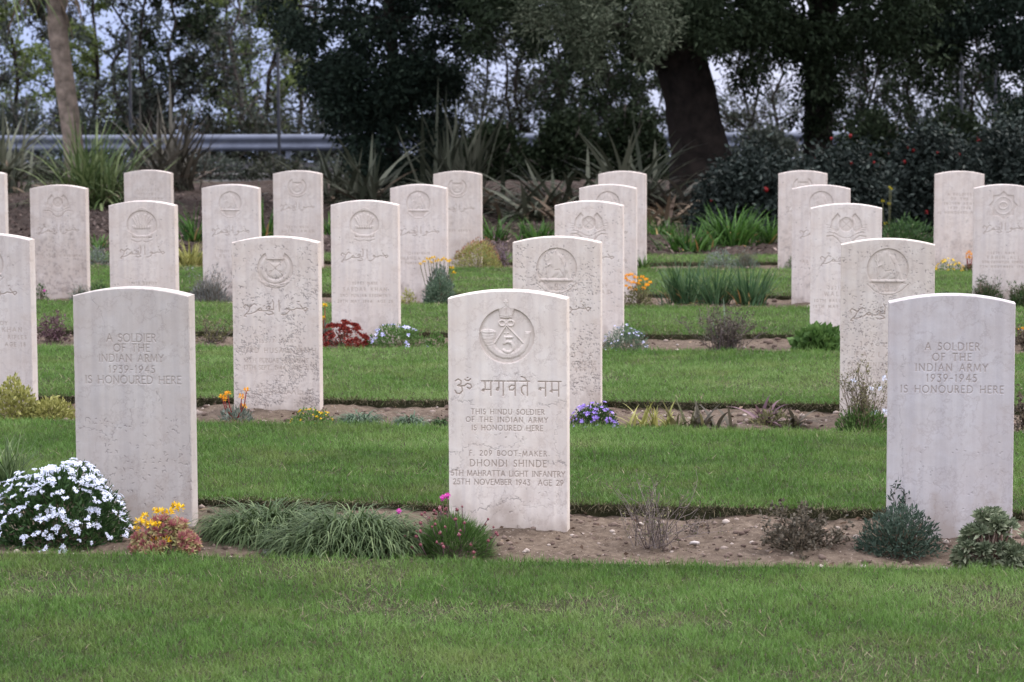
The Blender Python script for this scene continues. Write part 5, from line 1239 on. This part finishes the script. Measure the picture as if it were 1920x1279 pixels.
GREENS = [("bright green iris fan left of the back-row ring-badge headstone", (484, 516, 352, 452), 60), ("green blades left of the round-badge headstone, behind the plume-badged one", (346, 384, 374, 452), 70),
          ("yellowing grass clump left of the round-badge headstone", (330, 384, 448, 494), 120), ("bright green blades between ring-badge headstones under the flax", (686, 736, 348, 384), 60),
          ("green blades just right of the back-row ring-badge headstone by the golden bush", (902, 952, 398, 452), 70), ("wide green tuft in the bark mulch left of the winged headstone", (966, 1046, 404, 454), 130),
          ("green tuft right of the stepped headstones in the mulch", (1208, 1262, 402, 446), 60), ("spreading bright green tuft in front of the big trunk", (1246, 1336, 416, 472), 170),
          ("largest bright green tuft in the mulch before the berried shrubs", (1322, 1424, 380, 462), 240), ("narrow bright green tuft left of the right-hand stepped headstones", (1424, 1468, 394, 458), 80),
          ("green blades behind the back-row ring-badge headstone at centre left", (604, 640, 390, 440), 50), ("green shoots in the mulch behind the brown-stained headstone", (164, 206, 430, 470), 40)]
FRESH = lm("leaf_fresh_green", (.022, .058, .012), (.048, .122, .02), (.11, .22, .045))
for k, (lb, bx, n) in enumerate(GREENS): iris(lb, bx, n, 300 + k, GR_YEL if 'yellowing' in lb else FRESH, None, .018, droop=(.2, 1.3), name="iris_tuft", spread=.2)
stalk_flowers("weedy yellow blossoms in front of the berried shrubs", (1640, 1690, 420, 470), [(1668, 352), (1671, 355), (1655, 378), (1667, 383), (1660, 420)], 'daisy', .034, lm('petal_dull_yellow', (.28, .24, .01), (.42, .36, .02), (.55, .48, .05)), GR_OLIVE, 57, "yellow_weed", 160, .05, .02, GR_OLIVE)
bush("scrub_plant", "low tangled green scrub between the right-hand back-row headstones", (1640, 1760, 408, 482), GR_DARK, 1800, .05, .014, 58, .3, 20)
#stalk_flowers("white speck of litter-like pale bloom on the front bed earth", (1282, 1330, 1000, 1028), [(1290, 1016), (1303, 1021)], 'star', .02, WHITE, DRYT, 59, "pale_weed", 20)

# things lying on the front bed
def lying(name, label, u, v, size, mat, seed, cat, squash=.4):
    rng = RNG(seed); c = G(u, v, .0); b = Buf(); blobs(b, [c + Vector((0, 0, size * squash * .6))], [size], rng, squash, [.6], .35)
    o = part(name, b, mat); return props(o, label, cat)
PALE = simple("pale_stone", (.50, .45, .42), .9, .2, 60, .3)
lying("stone", "pale flat stone lying on bare earth beside the dry stalks", 1302, 1020, .015, PALE, 1, "stone")
lying("stone", "grey pebble at the front edge of the bed under the large grass hummock", 500, 1036, .02, simple("grey_stone", (.30, .29, .28), .9, .2, 60, .3), 2, "stone")
lying("stone", "white pebble beside the back-row headstone near the iris tufts", 1490, 489, .05, PALE, 3, "stone")
rng = RNG(3); b = Buf(); c = G(745, 1044, .012); leaves(b, np.tile(A(c), (3, 1)) + rng.normal(0, .02, (3, 3)) * A((1, .5, .1)), [(1, .2, .15), (-.8, .3, .2), (.6, -.4, .1)], .05, .028, rng, .25); props(part("fallen_leaf", b, BROWN), "dry brown fallen leaves on the earth under the pink-budded cushion", "leaf")
# ------------------------------------------------------------------ behind the beds: flax, guardrail, trees
FLAX = lm("leaf_flax", (.038, .044, .028), (.088, .097, .064), (.20, .205, .145), trans=.15)
FLAXD = lm("leaf_flax_dark", (.04, .037, .030), (.09, .083, .064), (.19, .175, .14), trans=.1)
FLAXB = lm("leaf_flax_dry", (.08, .056, .04), (.17, .125, .085), (.33, .25, .17), trans=.1)
CORD = lm("leaf_cordyline", (.05, .085, .03), (.12, .175, .06), (.27, .32, .14), trans=.2)
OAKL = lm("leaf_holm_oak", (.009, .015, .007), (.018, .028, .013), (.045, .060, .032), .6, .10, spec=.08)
OAK_LIT = lm("leaf_holm_oak_lit", (.030, .040, .022), (.062, .075, .045), (.15, .165, .11), .6, .15, spec=.08)  # sky light on the outer oak leaves, put into a lighter leaf colour
DARKL = lm("leaf_dark_evergreen", (.008, .014, .010), (.016, .026, .018), (.036, .052, .034), .6, .10, spec=.06)
COTL = lm("leaf_cotoneaster", (.009, .014, .011), (.021, .029, .024), (.058, .074, .062), .5, .1, spec=.12)
SPRL = lm("leaf_spring", (.05, .07, .02), (.11, .15, .045), (.22, .27, .09), .6, .35)
GREYL = lm("leaf_thicket", (.02, .026, .02), (.044, .054, .042), (.10, .115, .088), .6, .2)
THINL = lm("leaf_far_olive", (.018, .021, .014), (.038, .044, .028), (.085, .092, .06), .6, .25)
BERRY = lm("berry_red", (.11, .005, .006), (.21, .012, .012), (.32, .025, .025), .35, 0)
BARKD = simple("bark_dark", (.021, .016, .013), .95, .6, 7, 1.0)
BARKG = simple("bark_grey", (.075, .062, .055), .95, .35, 12, .6)
BARKC = simple("bark_cordyline", (.22, .175, .14), .95, .45, 9, .9)
GALV = simple("galvanised_steel", (.125, .14, .18), .55, .2, 3, 0, 0)
POSTM = simple("grey_paint", (.014, .016, .022), .6, .15, 5)

def gz(x, y): return float(mulch_z(np.array([[x]]), np.array([[y]]))[0, 0]) if y < 41 else -.12

def flax(label, u0, u1, vt, vb, n, seed, mat=FLAX, dead=.15, W=.07, lean=(.05, 1.15), droop=(.3, 1.6), name="flax_plant", cat="plant", L=None, deadmat=None):
    rng = RNG(seed); P, w, h = spot(u0, u1, vt, vb, z=-.06, back=.35); P.z = gz(P.x, P.y); root = plant(name, P, label, cat, "flax and cordyline clumps behind the graves")
    b = Buf(); base = A(P) + np.concatenate([rng.normal(0, .15 * w, (n, 2)) * A((1, .6)), np.zeros((n, 1))], 1)
    az = rng.uniform(0, 6.28, n); le = rng.uniform(*lean, n); n_ = n; ln = (L or max(h * 1.2, w * .75)) * rng.uniform(.45, 1.15, n)
    blades(b, base, az, le, ln, W * rng.uniform(.6, 1.2, n), rng.uniform(*droop, n) * (.75 + le), 7, rng, .5, None, .6)
    part('blades', b, mat, root)
    k = max(2, int(n * dead)); d = Buf(); base = A(P) + np.concatenate([rng.normal(0, .12 * w, (k, 2)), np.full((k, 1), .02)], 1)
    blades(d, base, rng.uniform(0, 6.28, k), rng.uniform(.6, 1.5, k), (L or max(h, w * .5)) * rng.uniform(.5, .95, k), W * .9, rng.uniform(.3, 1.4, k), 5, rng, .5, None, .8)
    part('dead_blades', d, deadmat or FLAXB, root)
    return root, P, w, h
flax("flax with upright orange-tipped blades at the left picture edge", -70, 70, 205, 360, 90, 1, FLAX, .3, .068, (.0, .7))
flax("bright green grassy cordyline clump left of the back-row headstones", 76, 262, 232, 394, 520, 2, CORD, .16, .034, (.05, 1.6), (.3, 1.3), "grassy_cordyline")
flax("dark upright flax fan behind the back-row headstone at left", 236, 392, 196, 362, 90, 3, FLAXD, .25, .072, (.05, .85), (.0, .7))
flax("flax fan right of the guardrail gap, behind the ring-badge headstone", 560, 700, 262, 388, 120, 4, FLAX, .2, .068, (.2, 1.3))
flax("flax fan with long arching blades at centre left under the dark evergreen", 612, 760, 258, 400, 130, 5, FLAX, .3, .068, (.2, 1.4))
flax("tallest flax with near-vertical pale blades at centre", 770, 960, 210, 394, 70, 6, FLAX, .3, .072, (.0, .75), (.0, .5))
flax("low sprawling flax between the tallest one and the stepped headstones", 780, 1020, 282, 412, 150, 7, FLAX, .5, .068, (.7, 1.6), (.2, 1.2))
flax("broad flax clump with crossing grey blades left of the big trunk", 930, 1160, 262, 420, 170, 8, FLAX, .4, .072, (.5, 1.55), (.1, 1.1))
flax("flax clump with drooping brown blades directly before the big trunk", 1080, 1290, 232, 420, 170, 9, FLAX, .5, .072, (.35, 1.5), (.2, 1.3))
flax("dark flax tangle at the right foot of the big trunk", 1200, 1372, 252, 420, 120, 10, FLAXD, .5, .068, (.4, 1.5), (.2, 1.4))

flax("sprawling flax with blades lying low in the mulch left of the stepped headstones", 900, 1130, 300, 428, 90, 11, FLAX, .6, .066, (.8, 1.65), (.1, 1.2))
flax("sprawling flax with yellowing blades at the right foot of the stepped headstones", 1150, 1330, 300, 430, 70, 12, FLAX, .6, .066, (.7, 1.6), (.2, 1.3))

# guardrail along the road
root = empty("guardrail", (0, 46.0, -.15), "galvanised steel crash barrier running along the road behind the trees", "guardrail")
b = Buf(); prof = [(.0, .76), (-.03, .745), (-.075, .72), (-.08, .69), (-.075, .665), (-.02, .63), (-.015, .61), (-.02, .59), (-.075, .555), (-.08, .53), (-.075, .50), (-.03, .475), (.0, .46)]
V = [(x, 46 + p[0], p[1] - .15) for x in (-14, 14) for p in prof]; k = len(prof)
b.add(V, [(i, i + 1, k + i + 1, k + i) for i in range(k - 1)]); part("rail", b, GALV, root)
for i in range(15):
    b = Buf(); x = -14 + 2 * i; box(b, (x - .05, 46.0, -.3), (x + .05, 46.09, .56)); part("post", b, GALV, root)
def post(label, u, v0, y):
    P = D(u, v0, y); root = empty("fence_post", (P.x, y, -.15), label, "post", "thin steel posts along the road edge")
    b = Buf(); tube(b, [(P.x, y, -.3), (P.x, y, P.z)], .03, 8); part("pole", b, POSTM, root); b = Buf(); blobs(b, [(P.x, y, P.z)], [.034], RNG(1), .6, [.5], 0); part("cap", b, POSTM, root)
post("thin grey steel post standing behind the ring-badge headstone at left", 521, 92, 43.6)
post("thin grey steel post rising above the dark flax fan", 242, 60, 43.6)
post("thin dark post seen against pale sky above the berried shrubs, left of two", 1804, 96, 43.6)
post("thin dark post seen against pale sky above the berried shrubs, right of two", 1868, 120, 43.6)

# ---- trees
def crown(buf, cen, rad, per, L, W, rng, droop=.4, tint=None, spread=.45):
    """leaf clusters: per leaves round each centre, hanging a little"""
    n = len(cen); i = np.repeat(np.arange(n), per); m = len(i)
    r = np.broadcast_to(np.asarray(rad, float), (n,))[i]
    off = rng.normal(0, spread, (m, 3)) * A((1, 1, .75)); p = A(cen)[i] + off * r[:, None]
    ct = rng.normal(.45, .22, n)[i]
    leaves(buf, p, norm(off) + rng.normal(0, .6, (m, 3)) + A((0, 0, -droop)), L * rng.uniform(.6, 1.2, m), W * rng.uniform(.7, 1.2, m), rng, .15, np.clip(ct + rng.normal(0, .16, m), 0, 1))
def interp(u, pts):
    p = A(pts); return np.interp(u, p[:, 0], p[:, 1])
def fill(u0, u1, v_top, vbot, d0, d1, n, rng, gap=None, seed=0, fr=.012):
    """cluster centres in the slab of space between two depths, above a ragged lower edge; thin where gap says so"""
    out = []
    while len(out) < n:
        u = rng.uniform(u0, u1); vb = interp(u, vbot) + rng.normal(0, 10)
        v = vb - (vb - v_top) * rng.random() ** 1.1 + (18 * (float(fbm(np.array([u * .03]), np.array([seed * 3.1]), seed + 7, 3)[0]) - .5) * 4)
        q = float(fbm(np.array([u * fr + seed]), np.array([v * fr * 1.3 + seed * 2.0]), seed, 3)[0])
        if gap and q < gap: continue
        out.append(D(u, v, rng.uniform(d0, d1))[:])
    return A(out)
def canopy(cx, cy, rx, ry, z0, z1, n, rng):
    """upper crown of a tree, above the photograph's frame"""
    p = rng.normal(size=(n, 3)); p = norm(p) * (rng.random((n, 1)) ** .4)
    return A((cx, cy, (z0 + z1) / 2)) + p * A((rx, ry, (z1 - z0) / 2))
def limbs(buf, start, targets, r, rng, steps=5):
    for t in targets:
        a, c = A(start), A(t); pts = [a + (c - a) * k / steps + (rng.normal(0, .05, 3) * np.linalg.norm(c - a) * .5 if 0 < k < steps else 0) for k in range(steps + 1)]
        tube(buf, pts, np.linspace(r, r * .25, steps + 1), 6, True, .5)
TG = "trees behind the graves"

# the big evergreen oak with the thick leaning trunk
rng = RNG(101); y0 = 30.0; Bp = D(1305, 292, y0); root = empty("evergreen_oak", (Bp.x, y0, -.1), "large dark evergreen oak with a thick leaning trunk, right of centre", "tree", TG)
tk = Buf(); ax = [(1330, 420, .46), (1318, 330, .38), (1312, 285, .345), (1304, 235, .315), (1296, 185, .30), (1284, 135, .30), (1268, 90, .31), (1250, 40, .30)]
pts = [A(D(u, v, y0)) for u, v, r in ax]; pts += [pts[-1] + A((-.25, .1, .7)), pts[-1] + A((-.45, .2, 1.6)), pts[-1] + A((-.5, .3, 2.8))]
rr = [a[2] for a in ax] + [.27, .22, .14]
bole(tk, pts, rr, rng, 40, 10, .19); part("trunk", tk, BARKD, root, True)
lb = Buf(); limbs(lb, pts[5], [D(1170, 92, 29.4), D(1215, 60, 30.4)], .15, rng); limbs(lb, pts[6], [D(1150, 45, 28.5), D(1080, 20, 29), D(1380, -60, 30.5), D(1210, -200, 31)], .12, rng); limbs(lb, pts[8], [pts[8] + A((1.8, -.6, 1.5)), pts[8] + A((-2.2, .5, 1.8)), pts[8] + A((-.5, -1.5, 1.6)), pts[8] + A((.8, 1.6, 2))], .12, rng)
part("branches", lb, BARKD, root)
VB_A = [(860, 60), (930, 80), (1000, 80), (1060, 92), (1130, 110), (1200, 92), (1240, 60), (1330, 70), (1380, 140), (1420, 150), (1450, 90)]
cb = Buf(); crown(cb, fill(880, 1440, -80, VB_A, 27.5, 33.5, 600, rng, .49, 1, .022), .21, 66, .080, .029, rng, .5)
crown(cb, canopy(pts[7][0], 30.5, 4.6, 4.2, 2.5, 9.5, 900, rng), .8, 16, .20, .09, rng)
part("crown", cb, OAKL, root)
tb = Buf(); VB_T = [(980, 70), (1010, 92), (1060, 105), (1110, 122), (1160, 128), (1200, 110), (1240, 82), (1262, 60)]
crown(tb, fill(985, 1262, -30, VB_T, 26.3, 27.8, 120, rng, .48, 4, .025), .20, 60, .075, .018, rng, .2); part("outer_leaves", tb, OAK_LIT, root)

# ivy-clad straight trunk to its right
rng = RNG(102); y0 = 31.0; Bp = D(1535, 300, y0); root = empty("evergreen_oak", (Bp.x, y0, -.1), "evergreen oak with a straight ivy-clad trunk, right of the leaning one", "tree", TG)
tk = Buf(); pts = [A(D(u, v, y0)) for u, v in ((1532, 420), (1534, 250), (1536, 170), (1538, 90), (1542, 0))] + [A(D(1545, -150, y0)), A(D(1550, -400, y0))]
bole(tk, pts, [.20, .175, .165, .165, .16, .14, .08], rng); part("trunk", tk, BARKD, root, True)
lb = Buf(); limbs(lb, pts[3], [D(1460, 10, 30), D(1640, 30, 31), D(1600, -80, 30), D(1690, 60, 32)], .06, rng); part("branches", lb, BARKD, root)
iv = Buf(); k = 90; vv = rng.uniform(20, 275, k); crown(iv, A([D(1535 + rng.normal(0, 17), v, y0 - .16 - .1 * rng.random())[:] for v in vv]), .12, 26, .055, .042, rng, .5); part("ivy", iv, OAKL, root)
VB_B = [(1400, 120), (1440, 70), (1480, 120), (1505, 150), (1560, 170), (1600, 120), (1660, 105), (1720, 130), (1770, 165), (1800, 120)]
cb = Buf(); crown(cb, fill(1410, 1800, -80, VB_B, 28.5, 34, 420, rng, .51, 2, .022), .21, 60, .080, .033, rng, .5)
crown(cb, canopy(pts[4][0], 31, 4.0, 4.0, 2.5, 8.5, 700, rng), .8, 16, .20, .09, rng); part("crown", cb, OAKL, root)

# dark evergreen reaching the ground at centre left
rng = RNG(103); y0 = 33.5; Bp = D(735, 320, y0); root = empty("dark_evergreen_tree", (Bp.x, y0, -.1), "dense almost black evergreen hanging to the ground, left of centre", "tree", TG)
tk = Buf(); pts = [A(D(u, v, y0)) for u, v in ((740, 420), (735, 250), (742, 150), (730, 40))] + [A(D(720, -250, y0))]; bole(tk, pts, [.11, .09, .08, .07, .04], rng); part("trunk", tk, BARKD, root, True)
lb = Buf(); limbs(lb, pts[1], [D(640, 150, 33), D(820, 120, 33), D(680, 60, 34)], .05, rng); limbs(lb, pts[3], [D(560, 10, 33), D(860, 0, 33)], .06, rng); part("branches", lb, BARKD, root)
VB_C = [(500, 20), (540, 70), (575, 120), (605, 200), (640, 262), (680, 330), (760, 345), (820, 322), (845, 240), (870, 130), (930, 70)]
cb = Buf(); c = np.concatenate([fill(505, 925, -80, VB_C, 31.5, 35.5, 560, rng, .52, 3, .022), fill(620, 850, 120, VB_C, 31.5, 35, 330, rng, .45, 6, .022)]); crown(cb, c, .20, 62, .076, .036, rng, .4)
crown(cb, canopy(pts[3][0], 34, 3.2, 3.0, 2.6, 7.5, 500, rng), .8, 16, .20, .09, rng); part("crown", cb, DARKL, root)

# right-hand evergreen at the picture edge
rng = RNG(104); y0 = 31.0; Bp = D(1905, 300, y0); root = empty("dark_evergreen_tree", (Bp.x, y0, -.1), "dark evergreen tree at the right picture edge above the berried shrubs", "tree", TG)
tk = Buf(); pts = [A(D(u, v, y0)) for u, v in ((1950, 420), (1948, 200), (1955, 60))] + [A(D(1950, -250, y0))]; bole(tk, pts, [.12, .10, .09, .05], rng); part("trunk", tk, BARKD, root, True)
VB_D = [(1740, 60), (1780, 120), (1820, 100), (1850, 140), (1880, 180), (1920, 230), (2010, 260)]
cb = Buf(); crown(cb, fill(1745, 2010, -80, VB_D, 29.5, 33.5, 320, rng, .50, 5, .022), .21, 60, .080, .035, rng, .5)
crown(cb, canopy(pts[2][0], 31.5, 2.6, 3.0, 2.6, 7.5, 400, rng), .8, 16, .20, .09, rng); part("crown", cb, DARKL, root)

# thin-leaved trees and thickets beyond, mostly twigs against the sky
def twiggy(name, label, u, vbase, y, height, seed, leafm, nleaf, L, W, spread=1.6, trunk_r=.07, bark=None, z0=None, nb=16, low=.12, group="bare-branched trees beyond the road", stems=1, lt=.5, kids=5):
    rng = RNG(seed); P = D(u, vbase, y); P.z = z0 if z0 is not None else P.z; root = empty(name, P, label, "tree", group)
    tk, br, lp = Buf(), Buf(), []
    for s in range(stems):
        top = A(P) + A((rng.normal(0, .3) + (s - (stems - 1) / 2) * .7, rng.normal(0, .3), height)); n = 8
        pts = [A(P) + np.append(rng.normal(0, .06, 2), 0) * (stems > 1) + (top - A(P)) * k / n + A((rng.normal(0, .09), rng.normal(0, .09), 0)) * (k > 0) for k in range(n + 1)]
        tube(tk, pts, np.linspace(trunk_r, trunk_r * .2, n + 1), 7)
        for i in range(nb):
            t = rng.uniform(low, .95); j = t * n; k = int(j); a = pts[k] + (pts[min(k + 1, n)] - pts[k]) * (j - k)
            az = rng.uniform(0, 6.28); Lb = spread * (1.1 - t * .7) * rng.uniform(.5, 1.1); d = A((math.cos(az), math.sin(az), rng.uniform(.1, .9)))
            q = [a]
            for m in range(5): d = norm(d + rng.normal(0, .22, 3) + A((0, 0, .06))); q.append(q[-1] + d * Lb / 5)
            tube(br, q, np.linspace(trunk_r * .42 * (1.1 - t * .6), .006, 6), 5)
            for m in range(kids):
                e0 = q[rng.integers(1, 6)]; e = norm(d + rng.normal(0, .8, 3)); e1 = e0 + e * Lb * rng.uniform(.2, .5); mid = (e0 + e1) / 2 + rng.normal(0, .03, 3)
                tube(br, [e0, mid, e1], [.009, .007, .004], 3); lp += [e0 + (e1 - e0) * w for w in rng.random(6)]
            lp += [q[int(w)] for w in rng.integers(2, 6, 4)]
    part("trunk", tk, bark or BARKG, root, True); part("branches", br, bark or BARKG, root)
    if nleaf:
        lp = A(lp); i = rng.integers(0, len(lp), nleaf); b = Buf(); ct = rng.normal(lt, .2, len(lp))[i]
        leaves(b, lp[i] + rng.normal(0, .068, (nleaf, 3)), rng.normal(size=(nleaf, 3)) + A((0, 0, .2)), L * rng.uniform(.6, 1.2, nleaf), W * rng.uniform(.7, 1.2, nleaf), rng, .15, np.clip(ct + rng.normal(0, .12, nleaf), 0, 1)); part("crown", b, leafm, root)
    return root
FAR = [("yellowish spring-leaved tree at the far left behind the cordyline trunk", 40, 62, SPRL, 6000, 6.0), ("gnarled dark-branched tree left of the cordyline trunk", -10, 57, GREYL, 3000, 5.5), ("green-leaved tree just right of the cordyline trunk", 175, 60, SPRL, 8500, 6.2),
       ("reddish bare-twigged tree above the grassy cordyline", 215, 58, GREYL, 2600, 5.2), ("dense grey-green tree above the dark flax fan", 322, 57, OAKL, 10000, 5.6), ("slender yellow-green tree between two posts", 420, 63, SPRL, 6500, 6.4),
       ("yellow-green tree beside the post at centre left", 492, 60, SPRL, 7000, 6.2), ("tall thin tree behind the edge of the dark evergreen", 560, 64, GREYL, 5000, 6.5), ("pale grey thicket tree left of the dark flax fan", 120, 66, THINL, 6000, 6.4),
       ("bare leaning tree before the dense grey-green one", 285, 56, GREYL, 3000, 5.0), ("twiggy tree with few leaves behind the guardrail gap", 455, 57, GREYL, 3000, 5.0), ("dull green tree at the left edge of the dark evergreen", 600, 61, THINL, 2600, 6.0)]
for k, (lb_, u, y, mt, nl, hh) in enumerate(FAR): twiggy("roadside_tree", lb_, u, 300, y, hh, 400 + k, mt, nl, .10, .065, 1.9, .07, BARKG if k % 3 == 1 else BARKD, z0=-.6, nb=26, low=.06, lt=.5, kids=9)
FAR2 = [("thin-leaved tree seen through the gap left of the broad oak crown", 880, 52, THINL, 3600, 5.0), ("fine-twigged tree behind the tallest flax", 960, 49, THINL, 5000, 4.4), ("leafy thicket tree behind the broad flax clump", 1040, 50, OAKL, 9000, 4.6),
        ("thicket tree left of the leaning trunk", 1120, 48, OAKL, 15000, 4.4), ("thicket tree right behind the leaning trunk", 1200, 51, OAKL, 13000, 4.6), ("pale sparse tree between the two oak trunks", 1400, 53, THINL, 5000, 4.8),
        ("twisting bare tree close to the straight ivy-clad trunk", 1455, 48, GREYL, 1500, 4.2), ("sparse tree right of the ivy-clad trunk", 1620, 50, OAKL, 7500, 4.4), ("sparse tree seen left of the two thin dark posts", 1700, 52, OAKL, 7500, 4.6),
        ("sparse tree behind the two thin dark posts", 1830, 50, OAKL, 8000, 4.4), ("sparse tree at the far right behind the edge evergreen", 1930, 52, OAKL, 9000, 4.6), ("thicket tree behind the dark evergreen's right flank", 800, 50, OAKL, 4500, 4.4)]
for k, (lb_, u, y, mt, nl, hh) in enumerate(FAR2): twiggy("roadside_tree", lb_, u, 300, y + 6, hh, 430 + k, mt, nl, .10, .05, 1.7, .045, BARKD, z0=-.4, nb=26, low=.04, stems=1 + k % 2, kids=8)

# brush and weeds on the far side of the rail and in front of it
def scrub(label, u0, u1, vt, y, n, seed, mat, L=.09, W=.04, z0=-.15, ntw=40):
    rng = RNG(seed); a, c = D(u0, vt, y), D(u1, vt, y); P = Vector(((a.x + c.x) / 2, y, z0)); w = c.x - a.x; h = a.z - z0
    root = empty("scrub_bush", P, label, "bush", "scrub along the road"); p, d = dome_points(P, w, h, n, rng, seed, .3, depth=.6); b = Buf(); leaves(b, p, d + rng.normal(0, .8, (n, 3)), L * rng.uniform(.6, 1.2, n), W, rng, .15); part("foliage", b, mat, root)
    s = Buf(); q, _ = dome_points(P, w * 1.05, h * 1.1, ntw, rng, seed, .8, depth=.6); stems_to(s, P, q, .014, rng, .4); part("twigs", s, BARKG, root)
for k, (u0, u1, vt, mt, n, lb_) in enumerate([(-40, 110, 190, GREYL, 2000, "scrub behind the rail under the gnarled tree at far left"), (90, 230, 205, GREYL, 1500, "scrub behind the rail right of the cordyline trunk"), (210, 350, 170, GREYL, 1900, "scrub behind the rail above the dark flax fan"), (330, 460, 210, THINL, 1500, "scrub behind the rail left of the centre-left post"), (430, 560, 200, THINL, 1700, "scrub behind the rail around the centre-left post"), (540, 680, 190, GREYL, 1900, "scrub behind the rail beside the dark evergreen"),
        (850, 1000, 228, OAKL, 2600, "dark scrub behind the tallest flax"), (980, 1140, 208, OAKL, 2800, "dark scrub behind the broad flax clump"), (1110, 1260, 200, OAKL, 2800, "dark scrub left of the leaning trunk's foot"), (1360, 1520, 235, GREYL, 1500, "thin scrub between the two oak trunks"), (1560, 1720, 215, OAKL, 2200, "scrub right of the ivy-clad trunk"), (1700, 1860, 205, OAKL, 2200, "scrub under the two thin dark posts"), (1840, 2000, 195, OAKL, 2600, "scrub at the far right behind the berried shrubs")]):
    scrub(lb_, u0, u1, vt, 56.5 if u0 < 700 else 43.2, int(n * (1.3 if u0 < 700 else 3.6)), 500 + k, mt, .11 if u0 < 700 else .085, .05)
for k, (u0, u1, vt, lb_) in enumerate([(-20, 140, 296, "low weeds before the kerb at far left"), (300, 470, 288, "low weeds before the kerb between flax fans"), (440, 600, 292, "low weeds before the kerb by the centre-left post"), (560, 760, 284, "low weeds at the foot of the dark evergreen"), (60, 260, 296, "low weeds before the kerb beside the grassy cordyline"), (200, 380, 292, "low weeds before the kerb behind the dark flax fan")]):
    scrub(lb_, u0, u1, vt + 4, 43.3, 1500, 530 + k, GREYL if k % 2 else THINL, .08, .035, -.1, 20)

# cotoneaster with red berries
def cotoneaster(label, u0, u1, vt, vb, n, seed, nb):
    rng = RNG(seed); P, w, h = spot(u0, u1, vt, vb, z=-.02, back=.45); P.z = gz(P.x, P.y); root = empty("berry_shrub", P, label, "shrub", "dark shrubs with red berries")
    b = Buf(); c, d = dome_points(P, w, h, n, rng, seed, .55, depth=.9); crown(b, c, .16, 40, .066, .032, rng, .3); part("foliage", b, COTL, root)
    s = Buf(); stems_to(s, P, c[::max(1, n // 34)], .012, rng, .3); part("stems", s, BARKD, root)
    q, d = dome_points(P, w, h, nb * 3, rng, seed + 9, .97, depth=.95); q = q[d[:, 1] < .2][:nb]; f = Buf()
    me = flower_mesh("berry_cluster", 'bud', .042, RNG(seed), BERRY)
    heads(root, "berry_cluster", [me], q, None, rng, .6, 1.5)
cotoneaster("dark shrub between the leaning trunk and the ivy-clad trunk, few red berries", 1296, 1530, 285, 444, 340, 601, 5)
cotoneaster("dark shrub under the ivy-clad trunk with scattered red berries", 1470, 1690, 265, 446, 380, 602, 9)
cotoneaster("dark berried shrub behind the badgeless back-row headstone at right", 1640, 1850, 240, 440, 380, 603, 13)
cotoneaster("dark berried shrub at the right picture edge", 1790, 2000, 228, 436, 380, 604, 11)

# the cordyline with its pale trunk
rng = RNG(105); y0 = 33.0; P = D(139, 330, y0); root = empty("cordyline_tree", (P.x, y0, -.1), "cordyline palm-like tree with a pale slender trunk forking at the top left", "tree", TG)
tk = Buf(); ax = [(150, 430, .15), (143, 335, .14), (136, 260, .125), (128, 200, .125), (119, 140, .125), (112, 90, .125), (108, 55, .13), (106, 30, .14)]
pts = [A(D(u, v, y0)) for u, v, r in ax]; bole(tk, pts, [a[2] for a in ax], rng, 24, 10, .07); f1 = [pts[-1], A(D(98, -10, y0)), A(D(84, -60, y0)), A(D(70, -130, y0))]; f2 = [pts[-1], A(D(116, -10, y0)), A(D(122, -60, y0)), A(D(128, -140, y0))]
tube(tk, f1, [.11, .09, .085, .08], 10); tube(tk, f2, [.11, .09, .085, .08], 10); part("trunk", tk, BARKC, root, True)
for tip, sd in ((f1[-1], 1), (f2[-1], 2)):
    r2 = RNG(sd); n = 150; b = Buf(); base = tip + r2.normal(0, .06, (n, 3)) - A((0, 0, .1)); blades(b, base, r2.uniform(0, 6.28, n), r2.uniform(.2, 2.0, n), r2.uniform(.7, 1.1, n), .045, r2.uniform(.3, 1.3, n), 5, r2, .5, None, .5); part("leaf_head", b, CORD, root)
n = 60; b = Buf(); base = np.concatenate([A(f1[-2])[None] + rng.normal(0, .1, (30, 3)), A(f2[-2])[None] + rng.normal(0, .1, (30, 3))]); blades(b, base, rng.uniform(0, 6.28, n), rng.uniform(1.6, 2.4, n), rng.uniform(.5, .95, n), .04, rng.uniform(.4, .9, n), 5, rng, .5, None, .5); part("dead_leaves", b, FLAXB, root)
P = D(-20, -75, 31.0); root = empty("cordyline_tree", (P.x - .3, 31.0, -.1), "second cordyline whose hanging green leaves enter at the top left corner", "tree", TG)
tk = Buf(); tube(tk, [(P.x - .3, 31, -.1), (P.x - .25, 31, 1.5), (P.x, 31, P.z)], [.13, .11, .09], 10); part("trunk", tk, BARKC, root, True)
n = 170; b = Buf(); blades(b, A(P) + rng.normal(0, .08, (n, 3)), rng.uniform(0, 6.28, n), rng.uniform(.3, 2.0, n), rng.uniform(.8, 1.25, n), .05, rng.uniform(.5, 1.5, n), 5, rng, .5, None, .5); part("leaf_head", b, CORD, root)
